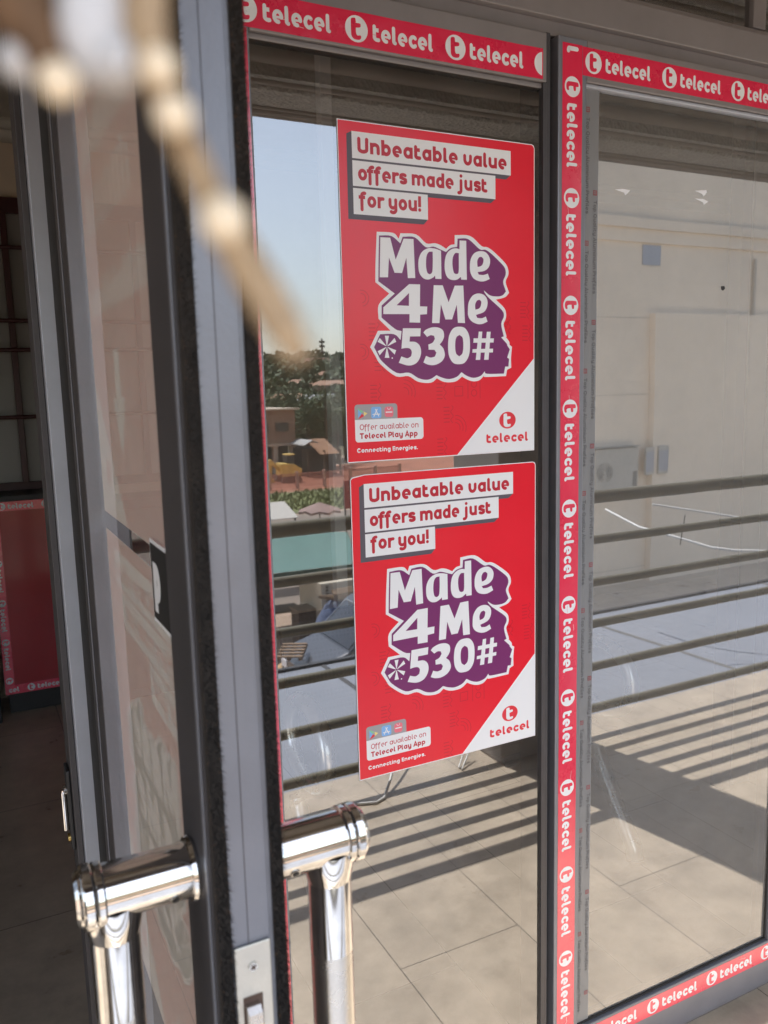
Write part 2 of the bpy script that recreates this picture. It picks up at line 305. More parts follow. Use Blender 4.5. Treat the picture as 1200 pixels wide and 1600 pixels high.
def arc(cx, cy, rx, ry, a0, a1, n=14):
    return [(cx + rx * math.cos(math.radians(a0 + (a1 - a0) * i / n)), cy + ry * math.sin(math.radians(a0 + (a1 - a0) * i / n))) for i in range(n + 1)]
def glyph(ch, h):
    """strokes (y up, x-height 1) and advance, h is half the stroke weight"""
    W = .52 + h * 1.9; cx = W / 2; rx = W / 2 - h; ry = .5 - h; top = 1 - h; A = 1.36 - h; rg = W - h; D = -.42 + h; C = 1.36 - h
    ring = ('c', arc(cx, .5, rx, ry, 0, 345, 23))
    arch = lambda x0, x1: [(x0, .02)] + [(x0, .55)] + arc((x0 + x1) / 2, 1 - h - (x1 - x0) / 2, (x1 - x0) / 2, (x1 - x0) / 2, 180, 0, 10) + [(x1, .02)]
    g = {
     'o': ([ring], W), 'a': ([ring, ('f', [(rg, 1), (rg, 0)])], W), 'd': ([ring, ('f', [(rg, 1.36), (rg, 0)])], W),
     'b': ([ring, ('f', [(h, 1.36), (h, 0)])], W), 'q': ([ring, ('f', [(rg, 1), (rg, -.42)])], W), 'p': ([ring, ('f', [(h, 1), (h, -.42)])], W),
     'g': ([ring, ('r', [(rg, top)] + [(rg, .0)] + arc(cx, -.02, rx, -D * .92, 0, -130, 10))], W),
     'e': ([('r', arc(cx, .5, rx, ry, -2, 278, 26)), ('t', [(h, .47), (W - h * .2, .47)])], W),
     'c': ([('r', arc(cx, .5, rx, ry, 52, 308, 20))], W * .86),
     'C': ([('r', arc(cx * 1.25, C / 2 + h * .5, rx * 1.3, C / 2 - h * .5, 48, 312, 22))], W * 1.18),
     'O': ([('c', arc(cx * 1.25, .68, rx * 1.32, .68 - h, 0, 345, 23))], W * 1.25),
     'l': ([('r', [(h, A), (h, .24)] + arc(h + .13, .24, .13, .24 - h, 180, 262, 6))], .13 + h * 1.8),
     't': ([('r', [(h, 1.25 - h), (h, .30)] + arc(h + .24, .30, .24, .30 - h, 180, 290, 8)), ('f', [(h, 1 - h), (h + .34, 1 - h)])], .42 + h * 1.1),
     'n': ([('f', [(h, 1), (h, 0)]), ('r', arc(cx, top - .28, rx, .28, 175, 0, 10) + [(rg, h)])], W),
     'r': ([('f', [(h, 1), (h, 0)]), ('r', arc(h + .30, top - .30, .30, .30, 175, 80, 8))], .36 + h),
     'm': ([('f', [(h, 1), (h, 0)]), ('r', arc(h + .24, top - .24, .24, .24, 175, 0, 10) + [(h + .48, h)]), ('r', arc(h + .72, top - .24, .24, .24, 175, 0, 10) + [(h + .96, h)])], .96 + 2 * h),
     'u': ([('r', [(h, top)] + arc(cx, h + .28, rx, .28, 180, 355, 12)), ('f', [(rg, 1), (rg, 0)])], W),
     'v': ([('r', [(h, top)] + arc(cx, h + .40, rx, .40, 180, 355, 12) + [(rg, top)])], W),
     'y': ([('r', [(h, top)] + arc(cx, h + .28, rx, .28, 180, 355, 12)), ('r', [(rg, top), (rg, .0)] + arc(cx, -.02, rx, -D * .92, 0, -130, 10))], W),
     'U': ([('r', [(h, C), (h, .42)] + arc(cx * 1.12, .34, rx * 1.14 , .34 - h, 180, 360, 14) + [(cx * 2.24 - h, C)])], W * 1.12),
     's': ([('r', arc(cx, .735, rx * .85, .265 - h, 35, 180, 9) + [(cx * .45, .60), (cx * 1.5, .42)] + arc(cx, .265, rx * .85, .265 - h, 0, -145, 9))], W * .88),
     'f': ([('r', arc(h + .22, A - .22, .22, .22, 80, 180, 8) + [(h, D + .05)]), ('f', [(-.12, 1 - h), (h + .28, 1 - h)])], .36 + h),
     'j': ([('r', [(h + .1, top), (h + .1, .0)] + arc(-.1 + h, -.02, .2, -D * .9, 0, -100, 8)), ('d', (h + .1, 1.3, h * 1.15))], .18 + 2 * h),
     'i': ([('f', [(h, 1), (h, 0)]), ('d', (h, 1.3, h * 1.15))], 2 * h),
     '!': ([('f', [(h, 1.4), (h, .42)]), ('d', (h, h * 1.1, h * 1.15))], 2 * h), '.': ([('d', (h, h, h * 1.2))], 2 * h),
     'T': ([('f', [(0, C), (.78, C)]), ('f', [(.39, C), (.39, 0)])], .78), 'E': ([('f', [(h, 1.36), (h, 0)]), ('f', [(h, C), (.62, C)]), ('f', [(h, .70), (.56, .70)]), ('f', [(h, h), (.62, h)])], .62),
     'P': ([('f', [(h, 1.36), (h, 0)]), ('r', [(h, C)] + arc(.42, C - .33, .28, .33, 90, -90, 12) + [(h, C - .66)])], .74),
     'A': ([('f', [(.05, 0), (.41, 1.30), (.77, 0)]), ('f', [(.18, .38), (.64, .38)])], .82),
     'Q': ([('c', arc(cx * 1.25, .68, rx * 1.32, .68 - h, 0, 345, 23)), ('f', [(.5, .25), (.8, -.05)])], W * 1.25),
    }
    return g.get(ch)
def text(art, s, a0, a1, base, xh, wt, m, lv):
    """fit string between a0 and a1 on baseline b=base (mm), x-height xh mm, weight in x-heights"""
    h = wt / 2; gap = .05 + .010 / max(wt, .1); x = 0; items = []
    for ch in s:
        if ch == ' ': x += .36; continue
        g = glyph(ch, h)
        if g is None: x += .5; continue
        items.append((x, g[0])); x += g[1] + gap
    x -= gap; kx = (a1 - a0) / x
    k = 0
    for x0, strokes in items:
        for kind, d in strokes:
            lvv = lv + (k % 3) * .25; k += 1; ww = wt * (kx * .5 + xh * .5) * (.55 if kind == 't' else 1)
            T = lambda p: (a0 + (x0 + p[0]) * kx, base - p[1] * xh)
            if kind == 'd': art.ell(*T(d[:2]), d[2] * min(kx, xh), d[2] * min(kx, xh), m, lvv, 12)
            else: art.stroke([T(p) for p in d], ww, m, lvv, closed=(kind == 'c'), cap=(kind == 'r' ))
def logo(art, cx, cy, r, mdisc, mt, lv, ring=False, rx=None):
    rx = rx or r
    art.ell(cx, cy, rx, r, mdisc, lv)
    k = r / 50.
    pts = [(-8, -40), (-22, -36), (-24, -20), (-24, 10), (-22, 30), (-8, 40), (14, 38), (20, 28), (16, 22), (4, 24), (-2, 16), (-3, -4), (16, -8), (19, -16), (15, -22), (-2, -22), (-3, -36)]
    art.fill(smooth_poly([(cx + x * k * rx / r, cy + y * k) for x, y in pts], 3, 75), mt, lv + 1)

def homog():
    # photo pixels of the upper poster's corners -> mm on the sheet, solved once by hand
    src = [(525, 184), (833, 226), (835, 708), (547, 723)]; dst = [(0, 0), (420, 0), (420, 594), (0, 594)]
    A = []
    for (x, y), (u, v) in zip(src, dst):
        A.append([x, y, 1, 0, 0, 0, -u * x, -u * y, u]); A.append([0, 0, 0, x, y, 1, -v * x, -v * y, v])
    n = 8
    for i in range(n):
        p = max(range(i, n), key=lambda r: abs(A[r][i])); A[i], A[p] = A[p], A[i]
        for r in range(n):
            if r != i:
                f = A[r][i] / A[i][i]; A[r] = [a - f * b for a, b in zip(A[r], A[i])]
    hh = [A[i][8] / A[i][i] for i in range(n)]
    def f(x, y):
        d = hh[6] * x + hh[7] * y + 1; return ((hh[0] * x + hh[1] * y + hh[2]) / d, (hh[3] * x + hh[4] * y + hh[5]) / d)
    return f
HM = homog()
BZ = lambda pts: [HM(570 + x / 5, 350 + y / 5) for x, y in pts]
OUTL = BZ([(92,62),(218,72),(262,118),(275,75),(395,85),(475,155),(540,155),(585,170),(630,200),(660,172),(695,165),(695,92),(815,100),(905,180),(950,190),(1000,225),(1085,310),(1112,360),(1115,410),(1095,465),(1122,550),(1090,585),(1020,603),(1085,670),(1100,720),(1095,760),(1080,800),(1102,885),(1100,900),(1125,935),(1128,960),(1147,975),(1140,1060),(1142,1140),(1110,1155),(1102,1205),(945,1210),(930,1200),(895,1235),(850,1243),(805,1230),(760,1205),(715,1240),(660,1248),(610,1240),(565,1215),(530,1245),(475,1250),(410,1235),(345,1195),(250,1195),(130,1100),(90,1035),(50,965),(108,838),(205,838),(112,745),(112,635),(192,548),(85,458),(85,300)])
PURP = BZ([(110,92),(205,97),(275,155),(292,103),(385,108),(470,185),(530,182),(585,205),(628,225),(665,195),(715,185),(718,120),(800,125),(890,205),(935,210),(985,245),(1070,330),(1092,370),(1093,410),(1075,465),(1097,540),(1070,570),(1030,578),(975,570),(925,530),(932,548),(965,590),(1065,685),(1082,735),(1062,795),(1082,893),(1062,900),(1105,950),(1110,965),(1130,995),(1110,1060),(1125,1070),(1120,1130),(1095,1130),(1085,1185),(955,1185),(935,1165),(905,1200),(850,1215),(800,1200),(755,1170),(720,1205),(660,1222),(605,1210),(562,1190),(520,1218),(475,1225),(420,1210),(350,1168),(255,1168),(145,1080),(105,1015),(80,965),(125,865),(232,866),(283,912),(290,842),(240,825),(135,735),(135,640),(235,548),(108,450),(108,300)])
LET = [
 (0, [(120,105),(196,110),(240,282),(300,118),(376,122),(392,428),(335,428),(322,268),(290,388),(232,385),(188,265),(182,420),(118,420)], None),
 (1, [(590,215),(540,197),(490,195),(445,220),(420,270),(415,330),(425,390),(455,430),(495,440),(530,425),(545,410),(548,435),(595,437)], [(525,222),(495,225),(478,260),(475,330),(485,385),(505,400),(523,380),(527,300)]),
 (1, [(733,135),(785,138),(792,445),(748,443),(745,422),(710,445),(665,442),(635,415),(620,360),(622,280),(640,230),(675,202),(710,197),(733,205)], [(728,235),(700,235),(682,270),(680,330),(690,385),(708,400),(728,380)]),
 (1, [(815,335),(822,280),(850,235),(895,220),(940,232),(970,280),(965,340),(930,375),(875,385),(885,405),(920,408),(955,398),(970,440),(930,457),(890,457),(845,435),(820,390)], [(875,345),(872,300),(885,270),(905,265),(920,285),(915,320),(900,338)]),
 (0, [(345,475),(430,478),(430,650),(487,652),(485,712),(432,715),(432,778),(350,775),(350,710),(148,708),(148,655)], [(345,545),(345,645),(250,640)]),
 (0, [(535,485),(605,487),(652,620),(698,490),(765,490),(780,785),(725,782),(715,640),(680,755),(628,755),(592,635),(582,783),(525,782)], None),
 (1, [(802,680),(808,620),(838,570),(880,553),(925,565),(952,605),(950,660),(925,700),(865,722),(875,745),(910,748),(942,735),(955,775),(915,793),(875,793),(830,770),(805,730)], [(860,680),(858,640),(872,610),(893,603),(905,620),(900,655),(885,673)]),
 (1, [(300,820),(438,822),(435,885),(355,885),(352,925),(400,930),(432,960),(442,1010),(430,1060),(400,1098),(345,1112),(270,1090),(290,1040),(335,1055),(365,1040),(370,1005),(355,980),(325,975),(290,980)], None),
 (1, [(458,855),(480,832),(530,815),(580,820),(612,845),(618,890),(605,925),(585,950),(615,985),(625,1040),(600,1085),(550,1110),(500,1108),(460,1090),(480,1038),(515,1052),(548,1045),(560,1015),(545,992),(500,990),(497,950),(530,935),(548,905),(540,882),(515,877),(487,890)], None),
 (1, [(650,960),(658,880),(690,825),(735,813),(780,825),(812,880),(820,960),(812,1040),(780,1095),(735,1107),(690,1095),(658,1040)], [(705,960),(712,900),(737,877),(762,900),(768,960),(762,1020),(737,1046),(712,1020)]),
]
def bars():
    return [[(887,853),(915,853),(900,1075),(865,1075)], [(950,855),(980,855),(965,1075),(930,1075)], [(848,905),(1005,908),(1003,940),(845,940)], [(840,990),(1000,988),(998,1018),(838,1018)]]
def star():
    c = (178, 962); out = []
    for a, b in (((155,876),(200,878)), ((205,1050),(155,1050)), ((102,930),(126,888)), ((234,888),(252,932)), ((252,985),(236,1032)), ((126,1036),(104,990))):
        m_ = ((a[0]+b[0])/2, (a[1]+b[1])/2); a = (m_[0]+(a[0]-m_[0])*.72, m_[1]+(a[1]-m_[1])*.72); b = (m_[0]+(b[0]-m_[0])*.72, m_[1]+(b[1]-m_[1])*.72)
        out.append([(c[0] + (a[0] - c[0]) * .08 + 0, c[1] + (a[1] - c[1]) * .08), a, b, (c[0] + (b[0] - c[0]) * .08, c[1] + (b[1] - c[1]) * .08)])
    return out
def motif(art, m, lv):
    """faint tone-on-tone symbols printed over the lower half of the sheet"""
    rnd = random.Random(3); t = 1.5
    for (a, b, kind) in ((38,300,'c'),(60,345,'w'),(35,395,'c'),(70,400,'w'),(110,420,'s'),(150,425,'x'),(190,430,'s'),(120,470,'C'),(200,455,'w'),(245,420,'s'),(240,470,'s'),(275,400,'o'),(275,440,'o'),(320,395,'w'),(350,330,'w'),(300,345,'o'),(215,500,'w'),(395,300,'w'),(400,345,'w'),(60,455,'w'),(232,540,'C'),(200,560,'w')):
        if kind == 'c': art.stroke(arc(a, b, 14, 14, -100, 80, 12), t, m, lv); art.stroke(arc(a, b, 8, 8, -100, 80, 12), t, m, lv)
        if kind == 'C':
            for r in (10, 17, 24): art.stroke(arc(a, b, r, r, -90, 20, 12), t, m, lv)
        if kind == 'w':
            for k in range(5): art.stroke([(a - 9, b + k * 7), (a + 3, b + k * 7)] , t * 1.3, m, lv)
            art.stroke([(a + 9 + 3 * math.sin(k * 1.2), b - 3 + k * 3) for k in range(12)], t, m, lv)
        if kind == 's': art.stroke([(a - 9, b - 9), (a + 9, b - 9), (a + 9, b + 9), (a - 9, b + 9)], t, m, lv, closed=True)
        if kind == 'o':
            for k in range(3): art.ell(a, b + k * 17, 7, 7, m, lv, 20, hole=1.6)
            art.stroke([(a - 14, b - 10), (a - 14, b + 44)], t, m, lv); art.stroke([(a + 14, b - 10), (a + 14, b + 44)], t, m, lv)
        if kind == 'x':
            for k in range(3): art.stroke([(a - 10 + k * 10, b), (a - 5 + k * 10, b - 8), (a + k * 10, b)], t, m, lv)
def poster_parts(root, org, right, down, back=False, curl=False, rear=None):
    org = Vector(org); right = Vector(right); down = Vector(down); nrm = right.cross(down) * -1
    c = dict(sheet=M['red'], pat=M['red_d'], w=M['white'], txt=M['maroon'], sh=M['greysh'], pu=M['purple'], gl=M['greylab'], tr=M['white'], lg=M['icored'])
    def A_(): mb = MB(); return Art(org + (right.cross(down) * .0004 if back else Vector()), right, down, mb, -.00006 if back else .00006), mb
    if not back:
        a, mb = A_(); cr = 7
        out = [(0, 0), (420 - cr, 0), (420 - cr * .3, cr * .3), (420, cr), (420, 594), (0, 594)]
        if curl: out[0:1] = [(0, 9), (4, 4), (30, 0)]
        edge = [(x if 0 < x < 420 else x, y) for x, y in out]
        a.fill([(x + (1.6 if x < 5 else (-1.6 if x > 415 else 0)), y + (1.6 if y < 5 else (-1.6 if y > 590 else 0))) for x, y in out], c['sheet'], .6)
        n0 = len(mb.v); th = .0004
        vs = [a.P(x, y, 0) for x, y in edge] + [a.P(x, y, 0) - nrm * th for x, y in edge]; n = len(edge)
        mb.add(vs, [tuple(range(n)), tuple(reversed(range(n, 2 * n)))] + [(i, i + n, (i + 1) % n + n, (i + 1) % n) for i in range(n)], rear or M['white'])
        motif(a, c['pat'], 1.0)
        mb.build('printed_sheet', root)
    a, mb = A_()
    a.fill([(17.5, 23), (27.3, 17.6), (363.2, 17.6), (363.2, 62.2), (352, 70.5), (328, 70.5), (327.4, 108.5), (317, 116.5), (179, 116.5), (178, 156), (168.5, 165), (16.5, 165)], c['sh'], 1.5)
    a.rect(27.3, 17.6, 363.2, 62.3, c['w'], 2.2); a.rect(27.3, 65.8, 327.6, 108.6, c['w'], 2.2); a.rect(27.3, 112, 178, 156.1, c['w'], 2.2)
    if not back or True:
        text(a, 'Unbeatable value', 37.5, 354, 52.6, 19.3, .285, c['txt'], 3)
        text(a, 'offers made just', 37.5, 309, 98, 19.3, .285, c['txt'], 3)
        text(a, 'for you!', 40.5, 164, 143, 19.3, .285, c['txt'], 3)
    mb.build(('reverse_' if back else '') + 'headline_panel', root)
    a, mb = A_()
    a.fill(smooth_poly(OUTL, 4), c['w'], 1.5); a.fill(smooth_poly(PURP, 4), c['pu'], 2.3)
    for sm, o, h in LET:
        o = BZ(o); h = BZ(h) if h else None
        if sm: o = smooth_poly(o, 5, 50); h = smooth_poly(h, 5, 60) if h else None
        a.fill(o, c['w'], 3.1, [h] if h else ())
    for k, b in enumerate(bars()): a.fill(BZ(b), c['w'], 3.1 + .3 * (k // 2))
    for k, b in enumerate(star()): a.fill(BZ(b), c['w'], 3.1 + .3 * (k % 3))
    a.ell(*BZ([(220, 1052)])[0], 1.4, 1.4, c['w'], 3.1, 10)
    mb.build(('reverse_' if back else '') + 'slogan_badge', root)
    a, mb = A_()
    a.rect(17.2, 488.8, 105, 520, c['gl'], 1.5, 6, (1, 0, 0, 1)); a.rect(17.2, 516.5, 160, 557.5, c['w'], 2.2, 6, (1, 1, 1, 0))
    if not back:
        a.fill([(24, 495.5), (35, 501.8), (24, 507)], M['green'], 2.2); a.fill([(24, 497), (31.5, 505.4), (24, 513)], M['blue'], 2.6)
        a.fill([(35.5, 501.5), (43, 505.5), (36, 510)], M['yellow'], 2.9); a.fill([(24, 515.5), (31.5, 505.5), (36.5, 510)], M['icored'], 3.1)
        a.rect(50.5, 494, 71.5, 515, M['blue'], 2.2, 4)
        for k, st in enumerate(([(56, 511), (63, 498.5)], [(66, 511), (59.5, 498.5)], [(54, 507.5), (68, 507.5)])): a.stroke(st, 1.7, M['white'], 2.9 + .3 * k)
        a.rect(78.2, 494.3, 96.6, 513.5, M['icopink'], 2.2, 5); a.stroke(arc(87.4, 496.5, 3.2, 3, 0, 180, 8), .9, M['white'], 2.9); a.rect(80.5, 503.4, 94.3, 505.6, M['white'], 2.9)
    text(a, 'Offer available on', 26.4, 149.4, 535.3, 7.6, .15, c['txt'], 3)
    text(a, 'Telecel Play App', 26.2, 147.4, 551.4, 7.6, .27, c['txt'], 3)
    mb.build(('reverse_' if back else '') + 'app_label', root)
    a, mb = A_(); text(a, 'Connecting Energies.', 19.5, 147.3, 576.4, 5.8, .27, c['w'], 1.5); mb.build(('reverse_' if back else '') + 'tagline', root)
    a, mb = A_(); a.fill([(418.4, 409), (235, 592.3), (418.4, 592.3)], c['tr'], 1.5)
    logo(a, 353.8, 530, 16.8, c['lg'], c['tr'], 2.2, rx=20); text(a, 'telecel', 302.5, 404.2, 573.2, 13.4, .27, c['lg'], 3)
    mb.build(('reverse_' if back else '') + 'logo_corner', root)

def rear_poster(root, org, kind):
    """poster on the open leaf: paper with a print layer on its far side, left open where the print is white"""
    org = Vector(org); r = Vector((0, 1, 0)); d = Vector((0, 0, -1)); rnd = random.Random(21)
    mb = MB(); a = Art(org, r, d, mb); e = [(0, 0), (420, 0), (420, 594), (0, 594)]
    vs = [a.P(x, y, 0) for x, y in e] + [a.P(x, y, 0) - Vector((.0004, 0, 0)) for x, y in e]
    mb.add(vs, [(0, 1, 2, 3), (7, 6, 5, 4), (0, 4, 5, 1), (1, 5, 6, 2), (2, 6, 7, 3), (3, 7, 4, 0)], M['paper']); mb.build('paper_sheet', root)
    holes = []
    if kind == 'arrow':
        for b0, b1, n in ((60, 118, 14), (135, 185, 16), (200, 262, 12)):
            for k in range(n):
                x = 110 + 290 * k / n; h = rnd.uniform(.65, 1.0); holes.append([(x, b1 - (b1 - b0) * h), (x + rnd.uniform(8, 12), b1 - (b1 - b0) * h), (x + 10, b1), (x, b1)])
        for k in range(26): x = 55 + 350 * k / 26; h = rnd.uniform(.55, 1.0); holes.append([(x, 352 - 42 * h), (x + 8.5, 352 - 42 * h), (x + 8.5, 352), (x, 352)])
        holes += [[(232, 396), (266, 396), (266, 450), (288, 450), (250, 516), (212, 450), (232, 450)], [(418, 430), (255, 592), (418, 592)]]
    else:
        holes = [[(27.3, 17.6), (363.2, 17.6), (363.2, 62.3), (27.3, 62.3)], [(27.3, 65.8), (327.6, 65.8), (327.6, 108.6), (27.3, 108.6)], [(27.3, 112), (178, 112), (178, 156.1), (27.3, 156.1)],
                 smooth_poly(OUTL, 3), [(17.2, 516.5), (160, 516.5), (160, 557.5), (17.2, 557.5)], [(418, 409), (235.5, 592), (418, 592)]]
    mb = MB(); a = Art(org, r, d, mb); a.fill([(.8, .8), (419.2, .8), (419.2, 593.2), (.8, 593.2)], M['red_t'], 1, holes); mb.build('red_print', root)
    mb = MB(); a = Art(org, r, d, mb); logo(a, 363 if kind == 'arrow' else 353.8, 540, 16, M['red_t'], M['paper'], 1)
    mb.build('logo_print', root)
    if kind != 'arrow':
        mb = MB(); a = Art(org, r, d, mb); hs = []
        for sm, o, h in LET: hs.append(smooth_poly(BZ(o), 3, 50) if sm else BZ(o))
        hs += [BZ(b) for b in bars()[:2]] + [BZ(b) for b in star()]
        a.fill(smooth_poly(PURP, 3), M['purple_t'], 1, hs); mb.build('slogan_print', root)
        mb = MB(); a = Art(org, r, d, mb)
        text(a, 'Unbeatable value', 37.5, 354, 52.6, 19, .28, M['red_t'], 1); text(a, 'offers made just', 37.5, 309, 98, 19, .28, M['red_t'], 1); text(a, 'for you!', 40.5, 164, 143, 19, .28, M['red_t'], 1)
        mb.build('headline_print', root)
def tape_mesh(name, org, right, down, length, phase, m, label, wid=50, parent=None, pitch=208.5):
    """printed tape: circles every 208.5 mm starting at phase (mm), wordmark between them"""
    mb = MB(); a = Art(org, right, down, mb, .00005); n = a.n
    N = max(2, int(length / 60)); rnd = random.Random(int(length) + int(phase * 7))
    top = [(length * i / N, rnd.uniform(-.4, .4)) for i in range(N + 1)]; bot = [(length * i / N, wid + rnd.uniform(-.4, .4)) for i in range(N, -1, -1)]
    out = top + bot; k = len(out)
    mb.add([a.P(x, y, 0) for x, y in out] + [a.P(x, y, 0) - n * .00025 for x, y in out], [tuple(range(k)), tuple(reversed(range(k, 2 * k)))] + [(i, i + k, (i + 1) % k + k, (i + 1) % k) for i in range(k)], m)
    c = phase
    while c > 0: c -= pitch
    clip = []
    while c < length + 160:
        r = wid * .39
        if c - r > 0 and c + r < length: logo(a, c, wid * .5, r, M['tape_w'], m, 2)
        elif -r < c < length + r:     # circle cut by the end of the strip
            pts = [(c + r * math.cos(2*math.pi*i/40), wid * .5 + r * math.sin(2*math.pi*i/40)) for i in range(40)]
            pts = [p for p in pts if .5 < p[0] < length - .5]
            if len(pts) > 3: a.fill(pts, M['tape_w'], 2)
        s0, s1 = c + 30.5, c + 150.5; word = 'telecel'
        if s0 > 0 and s1 < length: text(a, word, s0, s1, wid * .77, wid * .395, .28, M['tape_w'], 2)
        else:
            step = 120 / 7.
            seq = [(i, ch) for i, ch in enumerate(word) if s0 + i * step > 1 and s0 + (i + 1) * step < length - 1]
            if seq: text(a, ''.join(ch for _, ch in seq), s0 + seq[0][0] * step, s0 + (seq[-1][0] + 1) * step - 2, wid * .77, wid * .395, .28, M['tape_w'], 2)
        c += pitch
    for k in range(int(length / 140)):     # hairline scratches and nicks
        x = rnd.uniform(10, length - 30); y = rnd.uniform(6, wid - 6); a.stroke([(x, y), (x + rnd.uniform(4, 12), y + rnd.uniform(-2, 2)), (x + rnd.uniform(12, 24), y + rnd.uniform(-3, 3))], rnd.uniform(.4, .8), M['tape_p'] if k % 3 else M['tape_w'], 4, cap=False)
    o = mb.build(name, parent, loc=org if parent is None else None)
    if label: tag(o, label, 'tape', 'branded red tape strips stuck on the shop front')
    return o
GL = 1.372
# ================================================================ THE SETTING
o = MB().add([(-3.2, -.33, 0), (6.4, -.33, 0), (6.4, 1.40, 0), (-3.2, 1.40, 0)], [(0, 1, 2, 3)], M['tiles'])
o.box(-3.2, 6.4, -.33, 1.40, -.25, -.004, M['stone']); tag(o.build('balcony_floor'), kind='structure')
o = MB().add([(-3.2, 1.404, 0.002), (6.4, 1.404, .002), (6.4, 5.0, .002), (-3.2, 5.0, .002)], [(0, 1, 2, 3)], M['itiles'])
o.box(-3.2, 6.4, 1.404, 5.0, -.25, -.002, M['stone']); tag(o.build('shop_floor'), kind='structure')
# balcony soffit with embossed beam face, ribs and mouldings
o = MB(); o.box(-3.2, 6.4, -.17, 1.4598, 2.97, 3.15, M['soffit'])
o.box(-3.2, 6.4, -.155, .20, 2.602, 2.97, M['soffit'])
o.box(-3.2, 6.4, .2, .212, 2.70, 2.97, M['soffit']); o.box(-3.2, 6.4, -.02, .10, 2.594, 2.6015, M['soffit'])
for y, z, r in ((.214, 2.655, .022), (.222, 2.70, .016), (.216, 2.93, .03)):
    o.tube([(-3.2, y, z), (6.4, y, z)], r, M['plaster_d'], 12)
for y, r in ((-.135, .013), (-.100, .015), (-.07, .008), (.125, .016), (.16, .011)): o.tube([(-3.2, y, 2.601), (6.4, y, 2.601)], r, M['soffit'] if r > .015 else M['plaster_d'], 10)
for y in (.45, .52, 1.18, 1.24): o.tube([(-3.2, y, 2.97), (6.4, y, 2.97)], .018, M['plaster_d'], 10)
tag(o.build('balcony_soffit'), kind='structure')
o = MB(); o.box(-3.2, 6.4, 1.46, 5.0, 3.05, 3.15, M['ceilp'])
for k, (y, z, r) in enumerate(((4.86, 3.0, .05), (4.80, 3.03, .03))): o.tube([(-3.1, y, z), (6.3, y, z)], r, M['ceilp'], 10)
tag(o.build('shop_ceiling'), kind='structure')
# shop walls
o = MB(); o.box(-3.2, 6.4, 4.9, 5.0, 0, 3.05, M['wallp']); tag(o.build('shop_wall'), 'beige painted back wall of the shop behind the barred window', 'wall')
o = MB(); o.box(-3.2, -3.1, 1.46, 4.9, 0, 3.05, M['wallp']); tag(o.build('shop_wall'), 'beige side wall of the shop, to the left of the doorway', 'wall')
o = MB(); o.box(6.3, 6.4, 1.46, 4.9, 0, 3.05, M['wallp']); tag(o.build('shop_wall'), 'beige side wall of the shop, far right end', 'wall')
# facade masonry either side of and over the shop front
for x0, x1, lb in ((-3.2, -2.9, 'narrow plastered pier at the left end of the facade'), (1.93, 6.4, 'plastered facade wall to the right of the sliding window')):
    o = MB(); o.box(x0, x1, 1.34, 1.46, 0, 2.97, M['wallx']); tag(o.build('facade_wall'), lb, 'wall')
o = MB(); o.box(-2.9, -.84, 1.34, 1.46, 0, .45, M['wallx']); o.box(-2.9, -.84, 1.34, 1.46, 2.6, 2.97, M['wallx']); tag(o.build('window_surround'), 'low plastered sill wall and lintel around the window added left of the doorway', 'wall')
lw = thing('added_window', (-1.87, 1.4, .45), 'wide clear window added left of the doorway to let daylight into the shop', 'window')  # unseen window added so daylight brightens the shop interior
MB().box(-2.9, -.84, 1.395, 1.401, .451, 2.599, M['clearglass']).build('glass_pane', lw)
for x in (-2.899, -1.89, -.892): MB().box(x, x + .05, 1.37, 1.394, .451, 2.599, M['alu_w']).build('upright', lw)
# balcony pillars
for x0, x1, lb in ((-1.35, -.87, 'brown-grey square balcony pillar at the left end of the balcony'), (1.975, 2.40, 'brown-grey balcony pillar reflected beside the posters'), (4.5, 4.98, 'brown-grey balcony pillar at the far right of the balcony')):
    p = thing('balcony_pillar', ((x0 + x1) / 2, -.24, 0), lb, 'pillar', 'pillars along the balcony edge')
    MB().box(x0, x1, -.466, -.10, 0, 2.34, M['pillar']).build('shaft', p, .008)
    c_ = MB().box(x0 - .012, x1 + .012, -.478, -.157, 2.34, 2.965, M['soffit'])
    c_.box(x0 - .02, x1 + .02, -.486, -.08, 2.33, 2.35, M['pillar']); c_.build('capital', p, .004)
# railings between the pillars
def railing(x0, x1, lb):
    p = thing('balcony_railing', ((x0 + x1) / 2, -.166, 0), lb, 'railing', 'olive metal railings along the balcony edge')
    for k, z in enumerate((1.134, .934, .736, .536, .327, .118)):
        n = 12; r = .030 if k == 0 else .0205
        MB().tube([(x0 + (x1 - x0) * i / n, -.166, z + random.uniform(-.001, .001)) for i in range(n + 1)], r, M['rail'], 18).build('rail', p)
    for x in (x0 + .004, x1 - .004):
        for z in (1.134, .118): MB().tube([(x - .004, -.166, z), (x + .004, -.166, z)], .045, M['rail'], 18).build('wall_flange', p)
    return p
railing(-.87, 1.975, 'olive-brown railing of six pipes reflected to the left of the pillar')
railing(2.40, 4.5, 'olive-brown railing of six pipes reflected in the right-hand window')
railing(-3.0, -1.35, 'olive-brown railing of six pipes at the left end of the balcony')

fb = thing('sun_block_board', (-.3, -.25, 2.12), 'unseen grey board added at the balcony edge to keep sun off the door', 'board')  # added out of view to shade the open door leaf from the sun
MB().box(-1.3, .40, -.245, -.222, 2.12, 2.95, M['alu_w']).build('panel', fb, .002)
o = MB(); o.box(-1.32, .42, -.26, -.2215, 2.10, 2.12, M['alu_d']); o.box(.4005, .42, -.26, -.2215, 2.1205, 2.95, M['alu_d']); o.box(-1.32, -1.3005, -.26, -.2215, 2.1205, 2.6, M['alu_d'])
for x in (-.9, -.3, .25): o.box(x, x + .03, -.2215, -.1555, 2.74, 2.80, M['alu_d'])
o.build('frame', fb, .002)

